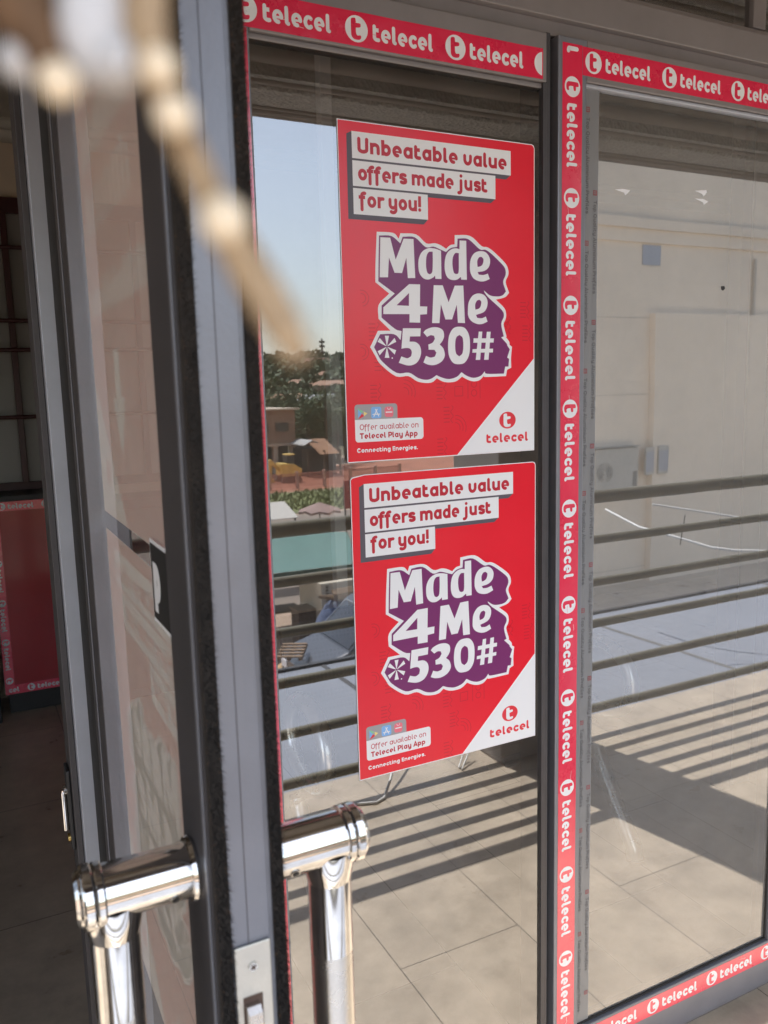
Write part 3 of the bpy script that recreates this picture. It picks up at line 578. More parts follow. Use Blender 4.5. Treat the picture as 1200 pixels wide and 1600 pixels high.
# ================================================================ SHOP FRONT
YF = 1.364          # front of the frames
sf = thing('shop_front_frame', (.5, YF, 0), 'grey aluminium frame of the shop front around door and windows', 'frame')
o = MB()
o.box(-.84, 1.93, YF + .012, YF + .10, 2.318, 2.40, M['alu_w'])          # header, lower step
o.box(-.84, 1.93, YF - .004, YF + .10, 2.344, 2.404, M['alu_w']); o.build('header', sf, .002)
o = MB().box(1.87, 1.93, YF, YF + .10, .0, 2.344, M['alu_w']); o.build('jamb', sf, .002)
o = MB().box(-.84, -.79, YF, YF + .10, .0, 2.318, M['alu_w']); o.build('jamb', sf, .002)
# jamb beside the open doorway: pale front lip, dark channel
o = MB().box(.1166, .148, YF - .01, YF + .03, 0, 2.318, M['alu_l']); o.box(.118, .147, YF + .033, YF + .10, 0, 2.318, M['alu_d'])
o.box(.106, .1163, YF + .01, YF + .08, 0, 2.318, M['alu_d']); o.box(.1375, .186, 1.226, YF - .012, 0, 2.318, M['gasket']); o.build('door_jamb', sf, .0015)
o = MB().box(.1485, .21, YF + .034, YF + .09, 0, 2.318, M['alu_w']); o.build('mullion', sf, .002)
o = MB().box(1.064, 1.074, YF + .004, YF + .09, 0, 2.318, M['alu_d']); o.box(1.0745, 1.0805, YF + .03, YF + .09, 0, 2.318, M['gasket']); o.build('mullion', sf, .001)
o = MB().box(.1485, 1.064, YF + .01, YF + .09, 0, .030, M['alu_w']); o.box(1.0805, 1.87, YF + .012, YF + .09, 0, .022, M['alu_w']); o.build('bottom_track', sf, .002)
# transom light over the doors
tr = thing('transom_window', (.5, YF + .03, 2.404), 'long transom window of dusty glass above the grey header', 'window')
o = MB(); o.box(-.84, 1.93, YF + .02, YF + .08, 2.404, 2.424, M['alu_w']); o.box(-.84, 1.93, YF + .02, YF + .08, 2.93, 2.965, M['alu_w'])
for x in (-.84, .55, 1.645, 1.89): o.box(x, x + .04, YF + .015, YF + .08, 2.424, 2.93, M['alu_w'])
o.build('frame', tr, .002)
MB().box(-.80, 1.89, GL + .02, GL + .026, 2.424, 2.93, M['glass']).build('glass_pane', tr)

# --- panel with the posters (a leaf of its own)
pp = thing('glazed_panel', (.76, YF, .03), 'closed glazed door leaf carrying the two red posters', 'door')
o = MB().box(.36, .466, YF, YF + .045, .0305, 2.316, M['alu']); o.build('left_stile', pp, .0025)
o = MB().box(.466, 1.0625, YF, YF + .045, 2.226, 2.316, M['alu_w']); o.box(.466, 1.06, YF + .006, YF + .03, 2.216, 2.2255, M['alu_w']); o.build('top_rail', pp, .0025)
o = MB().box(.466, 1.0625, YF, YF + .045, .0305, .12, M['alu_w']); o.build('bottom_rail', pp, .0025)
o = MB().box(1.0545, 1.063, YF + .0005, YF + .045, .1205, 2.2255, M['alu_d']); o.build('right_stile', pp, .001)
MB().add([(.462, GL, .1), (1.058, GL, .1), (1.058, GL, 2.24), (.462, GL, 2.24)], [(0, 1, 2, 3)], M['glass']).build('glass_pane', pp)
np_ = thing('narrow_sidelight', (.28, YF, .03), 'narrow glazed sidelight between the open door hinge and the poster panel', 'window')
MB().add([(.2105, GL, .03), (.3595, GL, .03), (.3595, GL, 2.317), (.2105, GL, 2.317)], [(0, 1, 2, 3)], M['glass']).build('glass_pane', np_)
o = MB(); o.box(.2102, .3598, YF + .03, YF + .06, .0302, .055, M['alu_w']); o.build('bottom_rail', np_, .002); MB().box(.2102, .3598, YF + .03, YF + .06, 2.29, 2.3178, M['alu_w']).build('top_rail', np_, .002)

# --- right-hand sliding window
rw = thing('sliding_window', (1.47, YF, .022), 'right-hand floor-to-head sliding glass panel edged with red and pink branded tape', 'window')
RL, RR = 1.0875, 1.869
o = MB().box(RL, 1.158, YF - .004, YF + .04, .0225, 2.315, M['alu']); o.build('left_stile', rw, .0025)
o = MB().box(1.158, RR, YF - .004, YF + .04, 2.238, 2.315, M['alu_w']); o.box(1.158, 1.80, YF - .001, YF + .02, 2.230, 2.2375, M['alu_l']); o.build('top_rail', rw, .0025)
o = MB().box(1.158, RR, YF - .004, YF + .04, .0225, .150, M['alu']); o.box(1.158, 1.812, YF + .004, YF + .02, .1505, .156, M['gasket']); o.build('bottom_rail', rw, .0025)
o = MB().box(1.812, RR, YF - .004, YF + .04, .1505, 2.2375, M['alu']); o.box(1.807, 1.8115, YF + .004, YF + .02, .156, 2.23, M['gasket']); o.build('right_stile', rw, .0025)
MB().add([(1.15, GL, .14), (1.82, GL, .14), (1.82, GL, 2.245), (1.15, GL, 2.245)], [(0, 1, 2, 3)], M['glass_r']).build('glass_pane', rw)
# strip of the maker's protective film still on the glass edge
fm = MB().add([(1.1585, GL - .0012, .1565), (1.199, GL - .0012, .1565), (1.199, GL - .0012, 2.2365), (1.1585, GL - .0012, 2.2365)], [(0, 1, 2, 3)], M['film'])
a = Art((1.1585, GL - .0016, 2.2365), (0, 0, -1), (-1, 0, 0), fm, .0001)
for col, ph, mm in ((-11, 40, M['tiny']), (-32, -60, M['tiny'])):
    c = ph
    while c < 2030:
        if c > 5:
            a.rect(c, col - 5.5, c + 10, col + 4.5, M['tinyr'], 1)
            for k, (p, q_) in enumerate((((c + 2, col - 3.5), (c + 4.2, col - .8)), ((c + 5.5, col - 3.5), (c + 7.8, col - .8)), ((c + 2, col + .4), (c + 4.2, col + 3)), ((c + 5.5, col + .4), (c + 7.8, col + 3)))): a.rect(*p, *q_, M['film'], 2)
            if c + 210 < 2075: text(a, 'Top Quality Aluminium Profiles'.replace('Q', 'Q'), c + 20, c + 205, col + 3, 6.4, .23, mm, 1)
        c += 258
tag(fm.build('protective_film'), 'grey strip of protective film with small print along the right window edge', 'film')
# tapes
T3 = YF - .0044
tape_mesh('branded_tape', (1.146, T3, 2.303), (0, 0, -1), (-1, 0, 0), 2150, 78.6, M['tape'], 'long upright red tape down the left edge of the right-hand window', 49)
tape_mesh('branded_tape', (1.1467, T3, 2.302), (1, 0, 0), (0, 0, -1), 715, 27, M['tape'], 'red tape across the top of the right-hand window', 53, pitch=203.5)
tape_mesh('branded_tape', (1.092, T3, .143), (1, 0, 0), (0, 0, -1), 770, 304.7, M['tape'], 'pink-red tape along the bottom of the right-hand window', 50, pitch=204)
tape_mesh('branded_tape', (.431, YF - .0004, 2.285), (1, 0, 0), (0, 0, -1), 622, 227, M['tape'], 'red tape above the posters across the top of the glazed panel', 55, pitch=198)
tape_mesh('branded_tape', (.462, YF - .0004, 2.2285), (0, 0, -1), (-1, 0, 0), 2110, 89, M['tape'], 'upright tape left of the posters, half hidden behind the open door edge', 47)
# posters on the glass
for z, lb, cu in ((.46, 'upper of the two red mobile-offer posters, level corners, stuck on the closed glass panel', False), (-.1555, 'lower of the two red mobile-offer posters, top left corner lifting, on the closed glass panel', True)):
    x = .617 if z > 0 else .6207
    x *= 1.0026; z *= 1.0026; p = thing('promotional_poster', (x, GL - .001, EYE + z - .594), lb, 'poster', 'red offer posters')
    poster_parts(p, (x, GL - .0014, EYE + z), (1, 0, 0), (0, 0, -1), curl=cu)
# small marks on the right-hand glass
for k, (x, y) in enumerate(((975, 298), (1095, 301), (1098, 314))):
    pass
def on_glass(px, py, Y=GL - .0006):
    d = F_ + R_ * ((px - 600) / 1290) - U_ * ((py - 800) / 1290); return Vector((0, 0, EYE)) + d * (Y / d.y)
def shape_on_glass(name, pts, m, lb, cat, group=None):
    P = [on_glass(*p) for p in pts]; n = len(P); mb = MB()
    mb.add(P + [p + Vector((0, .0004, 0)) for p in P], [tuple(range(n)), tuple(reversed(range(n, 2*n)))] + [(i, (i+1) % n, (i+1) % n + n, i + n) for i in range(n)], m)
    return tag(mb.build(name, loc=P[0]), lb, cat, group)
shape_on_glass('torn_sticker', [(961,296),(972,295),(985,297),(982,301),(977,305),(975,301)], M['white'], 'torn white scrap on the glass, the one on its own at the left', 'scrap')
shape_on_glass('torn_sticker', [(1086,298),(1104,297),(1105,301),(1099,307),(1097,303)], M['white'], 'torn white scrap on the glass, upper of the close pair', 'scrap')
shape_on_glass('torn_sticker', [(1086,310),(1099,311),(1107,315),(1100,320),(1098,316)], M['white'], 'torn white scrap on the glass, lower of the close pair', 'scrap')
shape_on_glass('black_dot', [(1127,447),(1132,447),(1133,451),(1130,454),(1127,452)], M['gasket'], 'small black dot on the upper right-hand glass', 'mark')

# ================================================================ OPEN DOOR LEAF (stands square to the shop front)
X0, X1, N0, N1 = .1335, .187, .56, 1.215
dl = thing('open_door_leaf', (.158, N1, .01), 'grey aluminium and glass door leaf swung open towards the viewer, edge on', 'door')
z0, z1 = .012, 2.30
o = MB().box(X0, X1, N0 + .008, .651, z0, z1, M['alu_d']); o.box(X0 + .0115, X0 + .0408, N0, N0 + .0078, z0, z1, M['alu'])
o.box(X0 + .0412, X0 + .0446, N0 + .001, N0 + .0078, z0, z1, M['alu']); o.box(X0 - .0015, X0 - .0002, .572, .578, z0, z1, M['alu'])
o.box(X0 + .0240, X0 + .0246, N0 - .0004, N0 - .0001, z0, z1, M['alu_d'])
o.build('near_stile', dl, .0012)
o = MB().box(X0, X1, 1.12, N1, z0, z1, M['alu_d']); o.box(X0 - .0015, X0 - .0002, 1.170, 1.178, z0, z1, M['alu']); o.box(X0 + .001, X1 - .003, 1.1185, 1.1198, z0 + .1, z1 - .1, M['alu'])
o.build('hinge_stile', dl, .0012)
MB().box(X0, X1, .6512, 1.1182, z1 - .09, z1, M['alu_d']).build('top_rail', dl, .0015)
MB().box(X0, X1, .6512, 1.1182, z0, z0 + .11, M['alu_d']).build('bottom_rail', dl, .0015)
MB().add([(.1518, .651, z0 + .1), (.1518, 1.1183, z0 + .1), (.1518, 1.1183, z1 - .08), (.1518, .651, z1 - .08)], [(0, 1, 2, 3)], M['leafglass']).build('glass_pane', dl)
# pile weather strips
def pile(xa, xb, out, nm):
    mb = MB().box(xa, xb, N0 - .0015, N0 + .0079, z0, z1, M['pile']); rnd = random.Random(int(xa * 1e5))
    z = .9
    zt = [.9 + (2.22 - .9) * i / 15000 for i in range(15000)]
    for z in zt:
        x = rnd.uniform(xa, xb); e = (x - xa) / (xb - xa); L = .0042 + rnd.uniform(-.0012, .0018)
        side = (e - .5) * .0058 + rnd.uniform(-.0015, .0015); w_ = .00028
        b0 = Vector((x, N0 - .001, z)); tip = b0 + Vector((side, -L, rnd.uniform(-.0014, .0010)))
        mb.add([b0 - Vector((w_, 0, w_)), b0 + Vector((w_, 0, -w_)), tip + Vector((0, 0, w_))], [(0, 1, 2)], M['pile_b'] if rnd.random() < .10 and (e > .72 or e < .2) else M['pile'])
    mb.build(nm, dl)
pile(X0 + .0015, X0 + .0110, 0, 'pile_strip'); pile(X0 + .0448, X1 + .0005, 0, 'pile_strip')
# lock face plate
lp = MB().box(X0 + .0122, X0 + .0405, N0 - .0026, N0 - .0006, .98, EYE - .413, M['plate']); lp = lp.build('lock_face_plate', dl, .0008)
mb = MB().disc((.1595, N0 - .0034, EYE - .4315), (0, 1, 0), .0040, M['plate'], 28, .0008); mb.disc((.1595, N0 - .0038, EYE - .4315), (0, 1, 0), .0033, M['satin'], 28, .0005)
for an in (.5, .5 + math.pi / 2):
    c_, s_ = math.cos(an), math.sin(an); mb.obox((.1595, N0 - .0040, EYE - .4315), (c_ * .0022, 0, s_ * .0022), (0, .0003, 0), (-s_ * .0005, 0, c_ * .0005), M['rust'])
mb.build('screw', lp)
mb = MB(); mb.box(.1505, .1660, N0 - .0029, N0 - .0027, 1.150, EYE - .455, M['rust'])
prof = [(N0 - .003, 1.190), (N0 - .008, 1.190), (N0 - .0125, 1.186), (N0 - .0135, 1.178), (N0 - .0115, 1.168), (N0 - .004, 1.152), (N0 - .003, 1.152)]
mb.prism(prof, .1518, .1625, 'x', M['satin']); mb.build('latch_bolt', lp, .0008)
# H-shaped pull handles, one each side: stubs through the stile and an upright tube
def handle(sgn, xf, lb):
    zc = EYE - .3745; yc = .618 if sgn < 0 else .605; B = .064 if sgn < 0 else .0565; E = B + .013 - .0848 + (.004 if sgn > 0 else 0); X = lambda d: xf + sgn * d
    def ring(ds, mb, m):      # lathe round the x axis at (yc, zc)
        seg = 40
        for (d0, r0), (d1, r1) in zip(ds, ds[1:]):
            vs = []
            for d, r in ((d0, r0), (d1, r1)): vs += [(X(d), yc + r * math.cos(2*math.pi*k/seg), zz + r * math.sin(2*math.pi*k/seg)) for k in range(seg)]
            mb.add(vs, [(k, (k+1) % seg, seg + (k+1) % seg, seg + k) if sgn > 0 else (k, seg + k, seg + (k+1) % seg, (k+1) % seg) for k in range(seg)], m, True)
    R = .0215; top = None
    h = MB().tube([(X(B), yc, zc - .0345), (X(B), yc, zc - .10)], .0187, M['chrome'], 40); h.tube([(X(B), yc, zc - .1002), (X(B), yc, .42)], .0183, M['satin'], 40)
    h.tube([(X(B), yc, .4198), (X(B), yc, .30)], .0185, M['chrome'], 40)
    h = h.build('pull_handle', dl)
    for zz in (zc, .30):
        mb = MB()
        ring([(0, .005), (0, .0245), (.003, .0255), (.006, .0245), (.0065, R), (.078 + E, R), (.0782 + E, .0232), (.0795 + E, .0242), (.0835 + E, .0242), (.0848 + E, .0236)], mb, M['chrome'])
        ring([(.0848 + E, .0222), (.0856 + E, .0222)], mb, M['gasket'])
        ring([(.0856 + E, .0236), (.087 + E, .0246), (.0925 + E, .0246), (.094 + E, .0236), (.0945 + E, .0215), (.0965 + E, .0205), (.099 + E, .018), (.0995 + E, .001)], mb, M['chrome'])
        # saddle between stub and upright
        seg = 32; vs = []
        for i, (rr, dz) in enumerate(((.0225, -.006), (.0222, -.018), (.0208, -.027), (.0190, -.0346))):
            vs += [(X(B) + rr * math.cos(2*math.pi*k/seg), yc + rr * .96 * math.sin(2*math.pi*k/seg), zz + dz - .003 * (1 - abs(math.cos(2*math.pi*k/seg)))) for k in range(seg)]
        if zz == zc: mb.add(vs, [(i*seg+k, (i+1)*seg+k, (i+1)*seg+(k+1) % seg, i*seg+(k+1) % seg) for i in range(3) for k in range(seg)], M['chrome'], True)
        st = mb.build('standoff', h)
        if zz == zc:
            m2 = MB(); dr = Vector((0, -.86, -.5)); c0 = Vector((X(.020), yc, zc)) + dr * (R - .0012); m2.tube([c0, c0 + dr * .0022], .0042, M['satin'], 20); m2.tube([c0 + dr * .0021, c0 + dr * .0026], .0028, M['gasket'], 16); m2.build('grub_screw', st)
    return h
handle(-1, X0, ''); handle(1, X1, '')
# black PUSH sign on the inner glass, mostly hidden behind the stile
sg = thing('push_sign', (.151, .73, EYE - .225), 'black and white push sign on the open door glass, only its first letter showing', 'sign')
mb = MB().box(.1509, .1515, .655, .807, EYE - .219, EYE - .137, M['white']); mb.box(.1505, .15085, .658, .804, EYE - .215, EYE - .141, M['gasket'])
a = Art((.1503, .797, EYE - .147), (0, -1, 0), (0, 0, -1), mb, .00008)
text(a, 'P', 2, 26, 60, 36, .42, M['white'], 1)
for q_, (s0, ch) in enumerate(((34, 'u'), (66, 's'))): pass
mb.build('plate', sg)
# posters stuck on the outer face of the open leaf, seen from behind
for z, lb in ((.447, 'upper poster on the open door leaf, its pale back showing a ghosted arrow'), (-.170, 'lower poster on the open door leaf, its pale back showing a ghosted badge')):
    p = thing('promotional_poster', (.1538, 1.11, EYE + z - .594), lb, 'poster', 'red offer posters')
    rear_poster(p, (.1545, .692, EYE + z), 'arrow' if z > 0 else 'badge')
# scratches on the inner glass of the open leaf
# ================================================================ INSIDE THE SHOP
def ray_to(px, py, Y):
    d = F_ + R_ * ((px - 600) / 1290) - U_ * ((py - 800) / 1290); return Vector((0, 0, EYE)) + d * (Y / d.y)
bw = thing('barred_window', (-.1, 4.88, 1.2), 'dark window with maroon burglar-proof bars on the back wall, above the red counter', 'window')
MB().box(-.9, .40, 4.882, 4.90, 1.2, 2.60, mat('dark_pane', (.26, .25, .24), .35)).build('dark_pane', bw)
o = MB(); o.box(-.95, .44, 4.85, 4.881, 2.60, 2.68, M['maroonbar']); o.box(-.95, .44, 4.85, 4.881, 1.15, 1.2, M['maroonbar']); o.box(-.95, -.9, 4.85, 4.881, 1.2, 2.6, M['maroonbar']); o.box(.395, .44, 4.85, 4.881, 1.2, 2.6, M['maroonbar']); o.build('frame', bw, .003)
for x in (-.62, -.34, -.03, .275): MB().box(x - .016, x + .016, 4.81, 4.842, 1.2, 2.6, M['maroonbar']).build('upright_bar', bw, .003)
for z in (1.55, 1.90, 2.05, 2.42): MB().tube([(-.9, 4.80, z), (.395, 4.80, z)], .011, M['maroonbar'], 10).build('cross_bar', bw)
ct = thing('service_counter', (.45, 4.6, 0), 'dark red glossy service counter inside the shop below the barred window', 'counter')
MB().box(.072, .9, 4.6, 4.84, .11, 1.13, M['counter']).build('front_panel', ct, .004)
MB().box(.05, .92, 4.58, 4.85, 1.131, 1.16, M['dark']).build('worktop', ct, .004)
MB().box(.09, .9, 4.62, 4.84, .004, .109, M['dark']).build('plinth', ct)
tape_mesh('branded_tape', (.074, 4.5994, 1.128), (1, 0, 0), (0, 0, -1), 820, 62, M['tape'], 'red tape along the top edge of the red counter inside', 48)
tape_mesh('branded_tape', (.074, 4.5994, .160), (1, 0, 0), (0, 0, -1), 820, 125, M['tape'], 'red tape along the foot of the red counter inside', 48)
tape_mesh('branded_tape', (.120, 4.5992, 1.079), (0, 0, -1), (-1, 0, 0), 918, 60, M['tape'], 'upright red tape on the left edge of the red counter inside', 46)
cb = thing('side_cabinet', (-.35, 4.5, 0), 'dark cabinet in the shop to the left of the red counter', 'cabinet')
MB().box(-.75, .045, 4.5, 4.84, .002, 1.10, M['dark']).build('carcass', cb, .005); MB().box(-.73, .03, 4.482, 4.499, .06, 1.05, M['dark']).build('door', cb, .004)
# lever and cylinder on the jamb of the doorway
lk = thing('door_lock', (.10, 1.40, .98), 'small chrome lock on the doorway jamb, half hidden beside the pale strip', 'lock')
MB().box(.0995, .1055, 1.385, 1.425, .90, 1.04, M['dark']).build('lock_plate', lk, .002)
mb = MB().tube([(.0994, 1.405, 1.00), (.0945, 1.405, 1.00)], .009, M['chrome'], 20); mb.tube([(.096, 1.405, 1.0), (.0945, 1.405, .995), (.0945, 1.405, .93)], .005, M['chrome'], 16); mb.build('lever', lk)
MB().tube([(.0994, 1.405, .915), (.0955, 1.405, .915)], .007, mat('brass', (.70, .50, .18), .25, 1), 20).build('lock_cylinder', lk)
# waiting bench of perforated black steel seats
armm = mat('polished_arm', (.95, .94, .92), .28, 1, var=.05)
bn = thing('waiting_bench', (1.55, 2.2, 0), 'row of black perforated steel waiting seats with chrome arms behind the glass', 'bench')
perf = bpy.data.materials.new('perforated_black_steel'); perf.use_nodes = True; n = perf.node_tree.nodes; L = perf.node_tree.links; b = n['Principled BSDF']
b.inputs['Roughness'].default_value = .35; tc = n.new('ShaderNodeTexCoord'); vo = n.new('ShaderNodeTexVoronoi'); vo.inputs['Scale'].default_value = 70; vo.inputs['Randomness'].default_value = 0
L.new(tc.outputs['Object'], vo.inputs['Vector']); rp = n.new('ShaderNodeValToRGB'); rp.color_ramp.elements[0].position = .32; rp.color_ramp.elements[1].position = .38
rp.color_ramp.elements[0].color = (.003, .003, .003, 1); rp.color_ramp.elements[1].color = (.022, .022, .026, 1); L.new(vo.outputs[0], rp.inputs[0]); L.new(rp.outputs[0], b.inputs['Base Color'])
for x in (1.12, 1.66):
    pr = [(2.02, .46), (2.04, .475), (2.14, .45), (2.36, .43), (2.44, .46), (2.50, .60), (2.56, .86), (2.575, .90), (2.56, .905), (2.54, .88), (2.48, .61), (2.425, .475), (2.35, .445), (2.14, .466), (2.04, .49), (2.015, .47)]
    MB().prism(pr, x - .24, x + .24, 'x', perf).build('seat_shell', bn, .004)
MB().box(.8, 2.0, 2.24, 2.30, .36, .41, M['dark']).build('beam', bn, .006)
for x in (.84, 1.99):
    c0 = [Vector((x, 2.06 + .02, .45))]
    loop = [Vector((x, 2.22 + .15 * math.cos(t), .60 + .125 * math.sin(t))) for t in [2 * math.pi * i / 28 for i in range(29)]]
    MB().tube(loop, .026, armm, 14).build('arm', bn)
    MB().tube([(x - .02, 2.27, .40), (x - .03, 2.16, .24), (x - .035, 2.06, .11), (x - .04, 2.005, .045), (x - .04, 2.00, .012)], .028, armm, 14).build('leg', bn)
    MB().tube([(x, 2.27, .40), (x - .02, 2.42, .22), (x - .04, 2.54, .05), (x - .04, 2.56, .015)], .028, armm, 14).build('leg', bn)
    MB().disc((x - .04, 1.995, .003), (0, 0, 1), .032, M['chrome'], 20, .012).build('foot', bn); MB().disc((x - .04, 2.565, .003), (0, 0, 1), .032, M['chrome'], 20, .012).build('foot', bn)
# glazed partition post inside
pt = thing('partition_frame', (2.65, 2.2, 0), 'tall grey partition frame inside the shop seen through the right-hand window', 'partition')
MB().box(2.608, 2.66, 2.2, 2.26, .003, 3.05, M['alu_d']).build('post', pt, .003); MB().box(2.68, 2.78, 2.21, 2.24, .003, 3.05, M['white']).build('post', pt, .003)
MB().box(2.785, 4.6, 2.22, 2.228, .1, 2.4, M['clearglass']).build('glass_pane', pt); MB().box(2.785, 4.6, 2.2, 2.26, 2.4, 2.46, M['alu_d']).build('head_rail', pt)
ip = thing('white_post', (1.14, 2.6, 0), 'slim white post standing inside the shop, faint behind the glass left of the posters', 'post')
MB().box(1.118, 1.160, 2.6, 2.64, .012, 3.05, M['white']).build('shaft', ip, .003); MB().box(1.10, 1.178, 2.585, 2.655, .0025, .0118, M['alu_l']).build('base_plate', ip)
# loose white cable on the balcony floor
cm = mat('white_cable', (.72, .71, .68), .45)
def fl(px, py):     # point of the reflected floor, returned where it really lies
    d = F_ + R_ * ((px - 600) / 1290) - U_ * ((py - 800) / 1290); t = -EYE / d.z; return Vector((d.x * t, 2.734 - d.y * t, .006))
P = [fl(600, 1252), fl(592, 1262), fl(560, 1258)]
pts = [fl(560, 1260), fl(590, 1258), fl(602, 1250), fl(612, 1232) + Vector((0, 0, .03)), fl(618, 1215) + Vector((0, 0, .07)), fl(625, 1196) + Vector((0, 0, .10)), fl(640, 1180) + Vector((0, 0, .11))]
tag(MB().tube(pts, .006, cm, 10).build('cable', loc=pts[0]), 'stiff white cable curling up from the tiled balcony floor by the railing', 'cable')
for k, (q0, q1) in enumerate((((719, 1203), (728, 1188)), ((724, 1205), (737, 1187)))):
    a_, b_ = fl(*q0), fl(*q1); tag(MB().tube([a_, (a_ + b_) / 2 + Vector((0, 0, .02)), b_ + Vector((0, 0, .05))], .004, cm, 8).build('cable_end', loc=a_), ('left', 'right')[k] + '-hand one of two short white wire ends sticking up from the balcony floor', 'wire')
# ================================================================ HANGING CORD CLOSE TO THE LENS
def near(px, py, d):
    return Vector((0, 0, EYE)) + (F_ + R_ * ((px - 600) / 1290) - U_ * ((py - 800) / 1290)) * d
gold = mat('brass_beads', (.44, .30, .17), .5, .1, var=.3, vscale=500); glint_cream = mat('cream_glints_and_ball', (.93, .76, .54), .35, var=.05); shell = mat('pale_shell', (.60, .58, .57), .45, var=.1, vscale=300); brn = mat('brown_cord', (.16, .085, .04), .8, var=.3, vscale=400)
hg = thing('hanging_charm', near(40, -200, .088), 'blurred beaded cord with pale shell and cream-ball glints hanging right in front of the lens', 'ornament')
P = [near(225, -60, .088), near(228, 40, .088), near(244, 110, .087), near(270, 185, .087), near(305, 260, .086), near(345, 345, .085), near(395, 430, .084), near(440, 505, .083), near(470, 560, .083)]
mb = MB().tube(P, .001, gold, 12, rs=[.0024, .0023, .0020, .0018, .0017, .0019, .0022, .0021, .0013]); cord = mb.build('beaded_cord', hg)
for px, py, r in ((248, 106, .0019), (272, 181, .0020), (349, 345, .0024)): MB().ball(near(px, py, .0825), r, glint_cream).build('pale_ball', cord)  # cream balls stand in for blurred sun glints on the cord
mb = MB(); c0 = near(155, 40, .088); mb.ball(c0, .0042, shell, 20, (1.0, .5, 1.55)); mb.ball(near(185, 100, .088), .0028, shell, 16); mb.build('shell_disc', hg)
mb = MB().tube([near(10, -80, .088), near(35, 20, .088), near(70, 70, .088), near(90, 120, .087), near(96, 140, .086)], .002, brn, 12, rs=[.0034, .0036, .0026, .0018, .0012]); mb.build('brown_tassel', hg)
MB().ball(near(92, 128, .085), .0021, glint_cream).build('pale_ball', hg)
MB().ball(near(30, 95, .089), .0022, shell).build('pale_ball', hg)
mb = MB(); tp = near(130, -200, .09)
mb.tube([near(225, -60, .088), tp], .0004, brn, 8); mb.tube([near(10, -80, .088), tp], .0004, brn, 8); mb.tube([c0 + Vector((0, 0, .005)), tp], .0004, brn, 8); mb.tube([tp, Vector((tp.x, tp.y, 2.60))], .0004, brn, 8); mb.build('thread', hg)
# ================================================================ THE WORLD BEYOND THE BALCONY (what the glass mirrors)
G = -4.85
gm = mat('dusty_ground', (.36, .26, .19), .9, var=.2, vscale=.35, bump=.3, bscale=6)
tag(MB().add([(-900, -1500, G), (1500, -1500, G), (1500, 1.5, G), (-900, 1.5, G)], [(0, 1, 2, 3)], gm).build('ground'), kind='structure')
tag(MB().box(-3.2, 6.4, -.30, 5.0, G + .002, -.252, M['wallx']).build('shop_building'), 'plastered lower storey carrying the balcony and shop', 'building')
# strips of grass and red earth seen past the railings
gr = mat('mown_grass', (.13, .145, .045), .9, var=.35, vscale=.8); re_ = mat('red_earth', (.34, .13, .075), .9, var=.25, vscale=.6)
def strip(name, Y0, Y1, z, m, kind='structure', x0=-40, x1=140):
    return tag(MB().add([(x0, 2.734 - Y1, z), (x1, 2.734 - Y1, z), (x1, 2.734 - Y0, z), (x0, 2.734 - Y0, z)], [(0, 1, 2, 3)], m).build(name), kind=kind)
strip('road', 23, 40.5, G + .01, mat('worn_tarmac', (.20, .16, .13), .9, var=.15, vscale=.4))
strip('red_earth_path', 50.5, 66, G + .012, re_)
g = MB().add([(-40, 2.734 - 50, G + .02), (140, 2.734 - 50, G + .02), (140, 2.734 - 41, G + .02), (-40, 2.734 - 41, G + .02)], [(0, 1, 2, 3)], gr)
rnd = random.Random(5)
for i in range(2500):
    p = Vector((rnd.uniform(12, 26), 2.734 - rnd.uniform(41.2, 50.2), G + .02)); h = rnd.uniform(.08, .28); a_ = rnd.uniform(0, 3.14); w_ = .06
    g.add([p - Vector((math.cos(a_) * w_, math.sin(a_) * w_, 0)), p + Vector((math.cos(a_) * w_, math.sin(a_) * w_, 0)), p + Vector((rnd.uniform(-.05, .05), 0, h))], [(0, 1, 2)], gr)
tag(g.build('grass'), kind='stuff')
# wooded hill
def hz(x, Y):
    t = max(0, (Y - 72) / 380.); t = min(t, 1); b = (18.5 * t ** .85)
    return G - .3 + b + (1.6 * math.sin(x * .045 + 1) + 1.1 * math.sin(x * .11 + Y * .02) + .7 * math.sin(x * .3)) * t
hm = mat('wooded_hill', (.055, .070, .030), .95, col2=(.14, .09, .055), vscale=.05)
mb = MB(); nx, ny = 90, 26; vs = []
for j in range(ny + 1):
    Y = 71 + 500 * (j / ny) ** 1.3
    for i in range(nx + 1):
        x = -260 + 760 * i / nx; vs.append((x, 2.734 - Y, hz(x, Y)))
mb.add(vs, [(j*(nx+1)+i, j*(nx+1)+i+1, (j+1)*(nx+1)+i+1, (j+1)*(nx+1)+i) for j in range(ny) for i in range(nx)], hm, True)
tag(mb.build('hill'), kind='structure')
